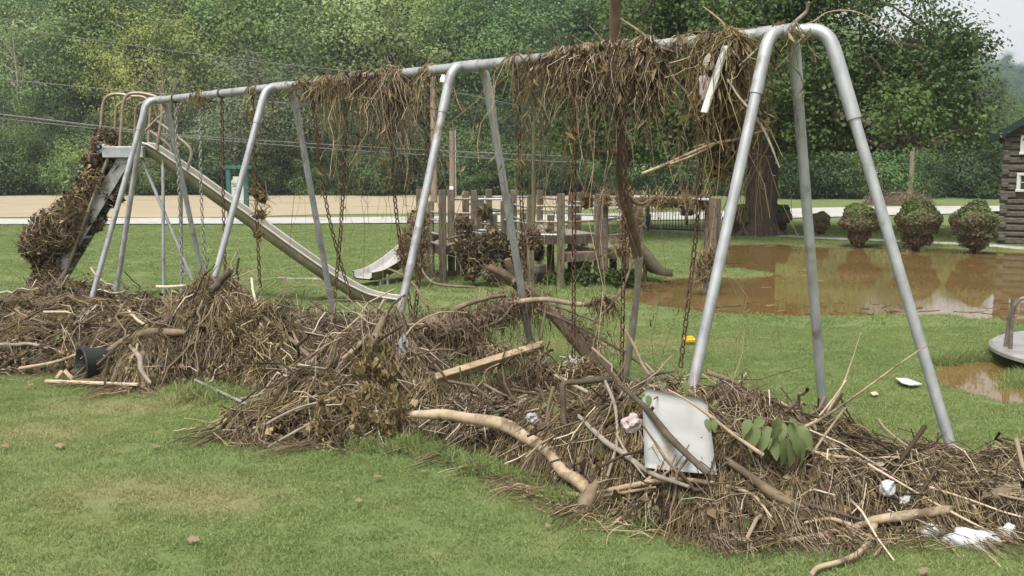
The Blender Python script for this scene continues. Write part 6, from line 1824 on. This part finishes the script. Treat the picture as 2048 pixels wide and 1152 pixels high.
lump('pale_scrap', 'pale grey paper wad beside the white panel', DS(1265, 848, 5.6), .05, 'pink_cloth', 'scrap', 12, (1, .6, .9), .4)
lump('white_leaf_scrap', 'pale scrap lying on the crest of the right bank', DS(1760, 928, 5.0), .025, 'stick_pale', 'scrap', 13, (1.3, .8, .5), .4)
lump('pink_insulation', 'torn pinkish padding beside the white board, upper piece', D(1418, 125, 5.56), .04, 'pink_cloth', 'padding', 14, (.75, .3, 1.1), .35)
lump('pink_insulation', 'torn pinkish padding beside the white board, lower piece', D(1410, 175, 5.56), .05, 'pink_cloth', 'padding', 15, (.65, .3, 1.3), .35)
lump('pale_scrap', 'white torn cloth scrap hanging in the near bay mat', D(1178, 150, 6.3), .03, 'stick_pale', 'scrap', 16, (.8, .4, 1.3), .5)
lump('blue_scrap', 'grey blue plastic shred on the middle bank', DS(806, 695, 6.75), .06, 'pvc_grey', 'scrap', 17, (.5, .3, 1.2), .4)
# white sheet on the lawn
def flat_scrap(name, label, pts, z, mat, cat, th=.006, seed=0):
    g = np.random.default_rng(seed)
    P = [G(a, b_, z) + [0, 0, g.uniform(0, .012)] for a, b_ in pts]
    c = sum(P) / len(P)
    n = len(P)
    mb = MB(); mb.add([p - c for p in P] + [np.array([0, 0, .012])] + [p - c - [0, 0, th] for p in P], [(i, (i + 1) % n, n) for i in range(n)] + [(i, i + n + 1, (i + 1) % n + n + 1, (i + 1) % n) for i in range(n)])
    o = mb.build(name, MAT[mat]); o.location = [float(q) for q in c]
    return tag(o, label, cat)
flat_scrap('white_scrap', 'flat white plastic piece lying on the lawn between right legs and puddle', [(1791, 757), (1815, 757), (1845, 768), (1820, 770), (1802, 767)], .04, 'foam', 'scrap')
flat_scrap('pale_scrap', 'tiny pale scrap on the lawn below the white piece', [(1740, 786), (1752, 783), (1757, 788), (1746, 790)], .03, 'stick_pale', 'scrap')
flat_scrap('rusty_sheet', 'torn reddish sheet lying behind the near bank', [(1436, 770), (1452, 758), (1476, 768), (1480, 778), (1450, 780)], .16, 'pink_cloth', 'scrap')
p = G(1379, 690); mb = MB(); mb.box((0, 0, 0), (.10, .07, .045), bev=.012); mb.box((0, 0, .028), (.07, .045, .014), bev=.004)
o = mb.build('yellow_toy', MAT['yellow_plastic']); o.location = (float(p[0]), float(p[1]), .05); o.rotation_euler = (0.1, 0, .3); tag(o, 'small yellow plastic box on the lawn behind the right chain', 'toy')
# black bucket on its side
def bucket():
    c = DS(172, 735, 7.9, .06); c[2] = max(c[2], .13)
    a = unit(np.array([-.72, -.62, .0])); R0 = .135
    root = empty('black_bucket', c * [1, 1, 0], 'black plastic nursery pot lying on its side in the left bank', 'pot')
    prof = [(-.28, .105), (-.279, .108), (.0, .128), (.02, R0), (.04, R0), (.038, R0 - .01), (-.25, .097)]
    u_ = unit(np.cross(a, [0, 0, 1])); v = np.cross(u_, a); n = 22
    V = [c + a * s_ + (u_ * math.cos(6.2832 * k / n) + v * math.sin(6.2832 * k / n)) * r for s_, r in prof for k in range(n)]
    mb = MB(); mb.add(V, [(j * n + k, j * n + (k + 1) % n, (j + 1) * n + (k + 1) % n, (j + 1) * n + k) for j in range(len(prof) - 1) for k in range(n)], 0, True)
    mb.f.append(tuple(range(len(V) - n, len(V)))); mb.m.append(0); mb.sm.append(False)
    mb.build('body', MAT['black_plastic'], root)
    rm = MB(); rm.tube(np.array([c + a * .03 + (u_ * math.cos(q) + v * math.sin(q)) * (R0 + .004) for q in np.linspace(0, 6.2832, 25)]), .007, 6); rm.build('rim', MAT['black_plastic'], root)
bucket()
# dead leaves on the near lawn
for px, py, L, rz, where in [(127, 888, .10, .5, 'tan dead leaf on the lawn at the left'), (315, 889, .10, 1.5, 'pale curled leaf on the lawn below the black bucket'), (14, 888, .09, 1.4, 'pale leaf on the lawn at the left edge'), (396, 1077, .10, .1, 'tan leaf on the bare patch at the lower left'), (761, 950, .09, 1.0, 'orange brown leaf on the lawn before the middle bank'), (848, 938, .09, 1.7, 'brown curled leaf nearest the tan curved limb'), (723, 1000, .06, .2, 'small pale leaf on the lawn at lower centre'), (1012, 937, .12, 2.0, 'large curled leaf at the edge of the near bank'), (1100, 1050, .05, .4, 'small tan leaf below the stump'), (1852, 1136, .14, .9, 'large tan leaf on the lawn at the lower right'), (255, 778, .09, .7, 'pale leaf at the end of the timber strip'), (65, 768, .09, 1.1, 'pale leaf left of the timber strip'), (1380, 1000, .07, 0, 'brown leaf before the yellow brown tuft'), (640, 1010, .04, .9, 'tiny brown leaf on the lawn left of centre'), (1545, 1075, .08, .3, 'straw coloured leaf before the forked limb'), (678, 970, .04, .4, 'tiny dark leaf on the lawn below the middle bank')]:
    p = G(px, py, .035)
    mb = MB(); d = np.array([math.cos(rz), math.sin(rz), .03])
    leaf_part(mb, np.zeros(3) - d * L * .5, d, np.array([.25 * math.sin(rz * 5), -.3, 1.]), L * .62, L * (.40 + .14 * math.sin(px)), 2 if px % 2 else 3, .25 * math.sin(px * 3), .12 * math.cos(px))
    o = mb.build('dead_leaf', MAT['lawn_leaf']); o.location = [float(q) for q in p]
    tag(o, where, 'leaf', 'dead leaves on the lawn')

# ------------------------------------------------------------------ grass
g = np.random.default_rng(77)
def tuft(name, n, r, hmin, hmax, wid):
    a = g.uniform(0, 6.28, n); rr = r * np.sqrt(g.uniform(0, 1, n))
    B = np.stack([np.cos(a) * rr, np.sin(a) * rr, np.full(n, -.004)], 1)
    lean = g.normal(size=(n, 3)) * [.55, .55, 0] + [0, 0, 1]
    d = unit(lean)
    h = g.uniform(hmin, hmax, n)[:, None]
    s_ = unit(np.cross(d, g.normal(size=(n, 3)))) * (wid * g.uniform(.7, 1.3, n))[:, None]
    dr = g.normal(size=(n, 3)) * [.35, .35, 0]
    m_ = B + d * h * .55
    tip = B + d * h * .9 + dr * h * .6 - np.array([0, 0, 1]) * h * .08
    V = np.stack([B - s_, B + s_, m_ + s_ * .75, m_ - s_ * .75, tip], 1).reshape(-1, 3)
    i = np.arange(n)[:, None] * 5
    Q = i + np.array([[0, 1, 2, 3]]); T = i + np.array([[3, 2, 4]])
    me = mesh_arrays(name, V, Q, T); me.materials.append(MAT['grass_blade'])
    return bpy.data.objects.new(name, me)
TU = [tuft('tuft%d' % k, 50, .075, .012, .031, .0021) for k in range(3)]
TU2 = [tuft('tuft_far%d' % k, 46, .11, .016, .036, .0042) for k in range(2)]
def lawn_pts(y0, y1, dens):
    area = (y1 - y0) * (1.1 * (y1 + y0) / 2 + 4)
    n = int(area * dens)
    y = g.uniform(y0, y1, n); x = g.uniform(-1, 1, n) * (.56 * y1 + 1.6)
    P = np.stack([x, y], 1)
    P = P[np.abs(P[:, 0]) < .56 * P[:, 1] + 1.4]
    z = ground_z(P)
    ok = (z > -.015 + .006 * g.uniform(-1, 1, len(z))) & (np.hypot(P[:, 0] - 5.12, P[:, 1] - 8.25) > 1.0)
    # thin over the dry patches
    for ctr, (rx, ry) in DRY[:4]:
        dd = np.hypot((P[:, 0] - ctr[0]) / rx, (P[:, 1] - ctr[1]) / ry)
        ok &= ~((dd < .8) & (g.uniform(size=len(P)) < .25))
    return np.column_stack([P, z])[ok]
gn_scatter('grass', lawn_pts(3.4, 10.5, 430), TU, .8, 1.25, 'short mown lawn grass in the foreground', 'grass', tilt=.12)
gn_scatter('grass', lawn_pts(10.5, 29, 75), TU2, .85, 1.3, 'mown lawn grass further back round the playground', 'grass', tilt=.12)
# longer unmown tufts beside the heaps and the merry-go-round moat
TL = [tuft('tall_tuft%d' % k, 40, .06, .06, .16, .0028) for k in range(2)]
edge = []
for k in range(140):
    f = g.uniform(); edge.append(G(330 + 230 * f, 792 + 8 * g.normal()))
for k in range(260):
    f = g.uniform(); edge.append(G(700 + 650 * f, np.interp(f, [0, .25, .6, 1], [885, 900, 985, 1050]) + 7 * g.normal() + 4))
for k in range(190):
    f = g.uniform(); edge.append(G(1868 + 180 * f, np.interp(f, [0, .25, .6, 1], [728, 720, 718, 722]) + 2.5 * g.normal()))
for k in range(160): edge.append(G(1985 + 130 * g.uniform(), 745 + 30 * g.uniform()))
for k in range(120): edge.append(G(1040 + 240 * g.uniform(), 572 + 7 * g.normal()))
edge = np.array(edge); edge[:, 2] = ground_z(edge[:, :2])
gn_scatter('long_grass', edge, TL, .6, 1.2, 'longer uncut grass along debris and puddle edges', 'grass', tilt=.2)

# scum and twigs afloat near the puddle's edge
rng = np.random.default_rng(88)
fp_ = np.array([G(a, b_)[:2] for a, b_ in zip(rng.uniform(1230, 2040, 900), rng.uniform(490, 636, 900))])
fs_ = sdist(fp_, PUD)
fp_ = fp_[(fs_ < -.05) & (rng.uniform(size=len(fp_)) < np.exp(fs_ * 2.2))][:150]
a_ = rng.uniform(0, 6.28, len(fp_)); d = np.column_stack([np.cos(a_), np.sin(a_), np.zeros(len(fp_))])
L = rng.uniform(.05, .35, len(fp_))
pl_ = twig_polys(np.column_stack([fp_, np.full(len(fp_), WATER_Z + .002)]), d, L, .4); pl_[:, :, 2] = WATER_Z + .002
V, Q = tube_batch(pl_, np.repeat(rng.uniform(.003, .007, len(fp_))[:, None], 5, 1))
nl_ = 260
lp_ = fp_[rng.integers(0, len(fp_), nl_)] + rng.normal(size=(nl_, 2)) * .12
LL = rng.uniform(.02, .06, nl_)
V2, Q2 = leaf_batch(np.column_stack([lp_, np.full(nl_, WATER_Z + .004)]), unit(np.column_stack([rng.normal(size=(nl_, 2)), np.zeros(nl_)])), unit(np.column_stack([rng.normal(size=(nl_, 2)) * .08, np.ones(nl_)])), LL, LL * .6, .05)
V, Q = join_vq([(V, Q), (V2, Q2)])
tag(link('floating_debris', mesh_arrays('floating_debris', V, Q), MAT['litter']), 'twigs and leaf scum afloat on the muddy puddle', 'debris', kind='stuff')

# ------------------------------------------------------------------ air
mv = bpy.data.materials.new('haze_air'); mv.use_nodes = True
tn = mv.node_tree; tn.nodes.clear()
pvn = tn.nodes.new('ShaderNodeVolumePrincipled'); ov = tn.nodes.new('ShaderNodeOutputMaterial')
pvn.inputs['Color'].default_value = (.86, .93, 1.0, 1); pvn.inputs['Density'].default_value = .00065; pvn.inputs['Anisotropy'].default_value = .1
tn.links.new(pvn.outputs[0], ov.inputs['Volume'])
mb = MB(); mb.box((0, 0, 0), (1900, 1640, 92)); hzo = mb.build('haze', mv); hzo.location = (0, 720, 44.5)
tag(hzo, kind='stuff')
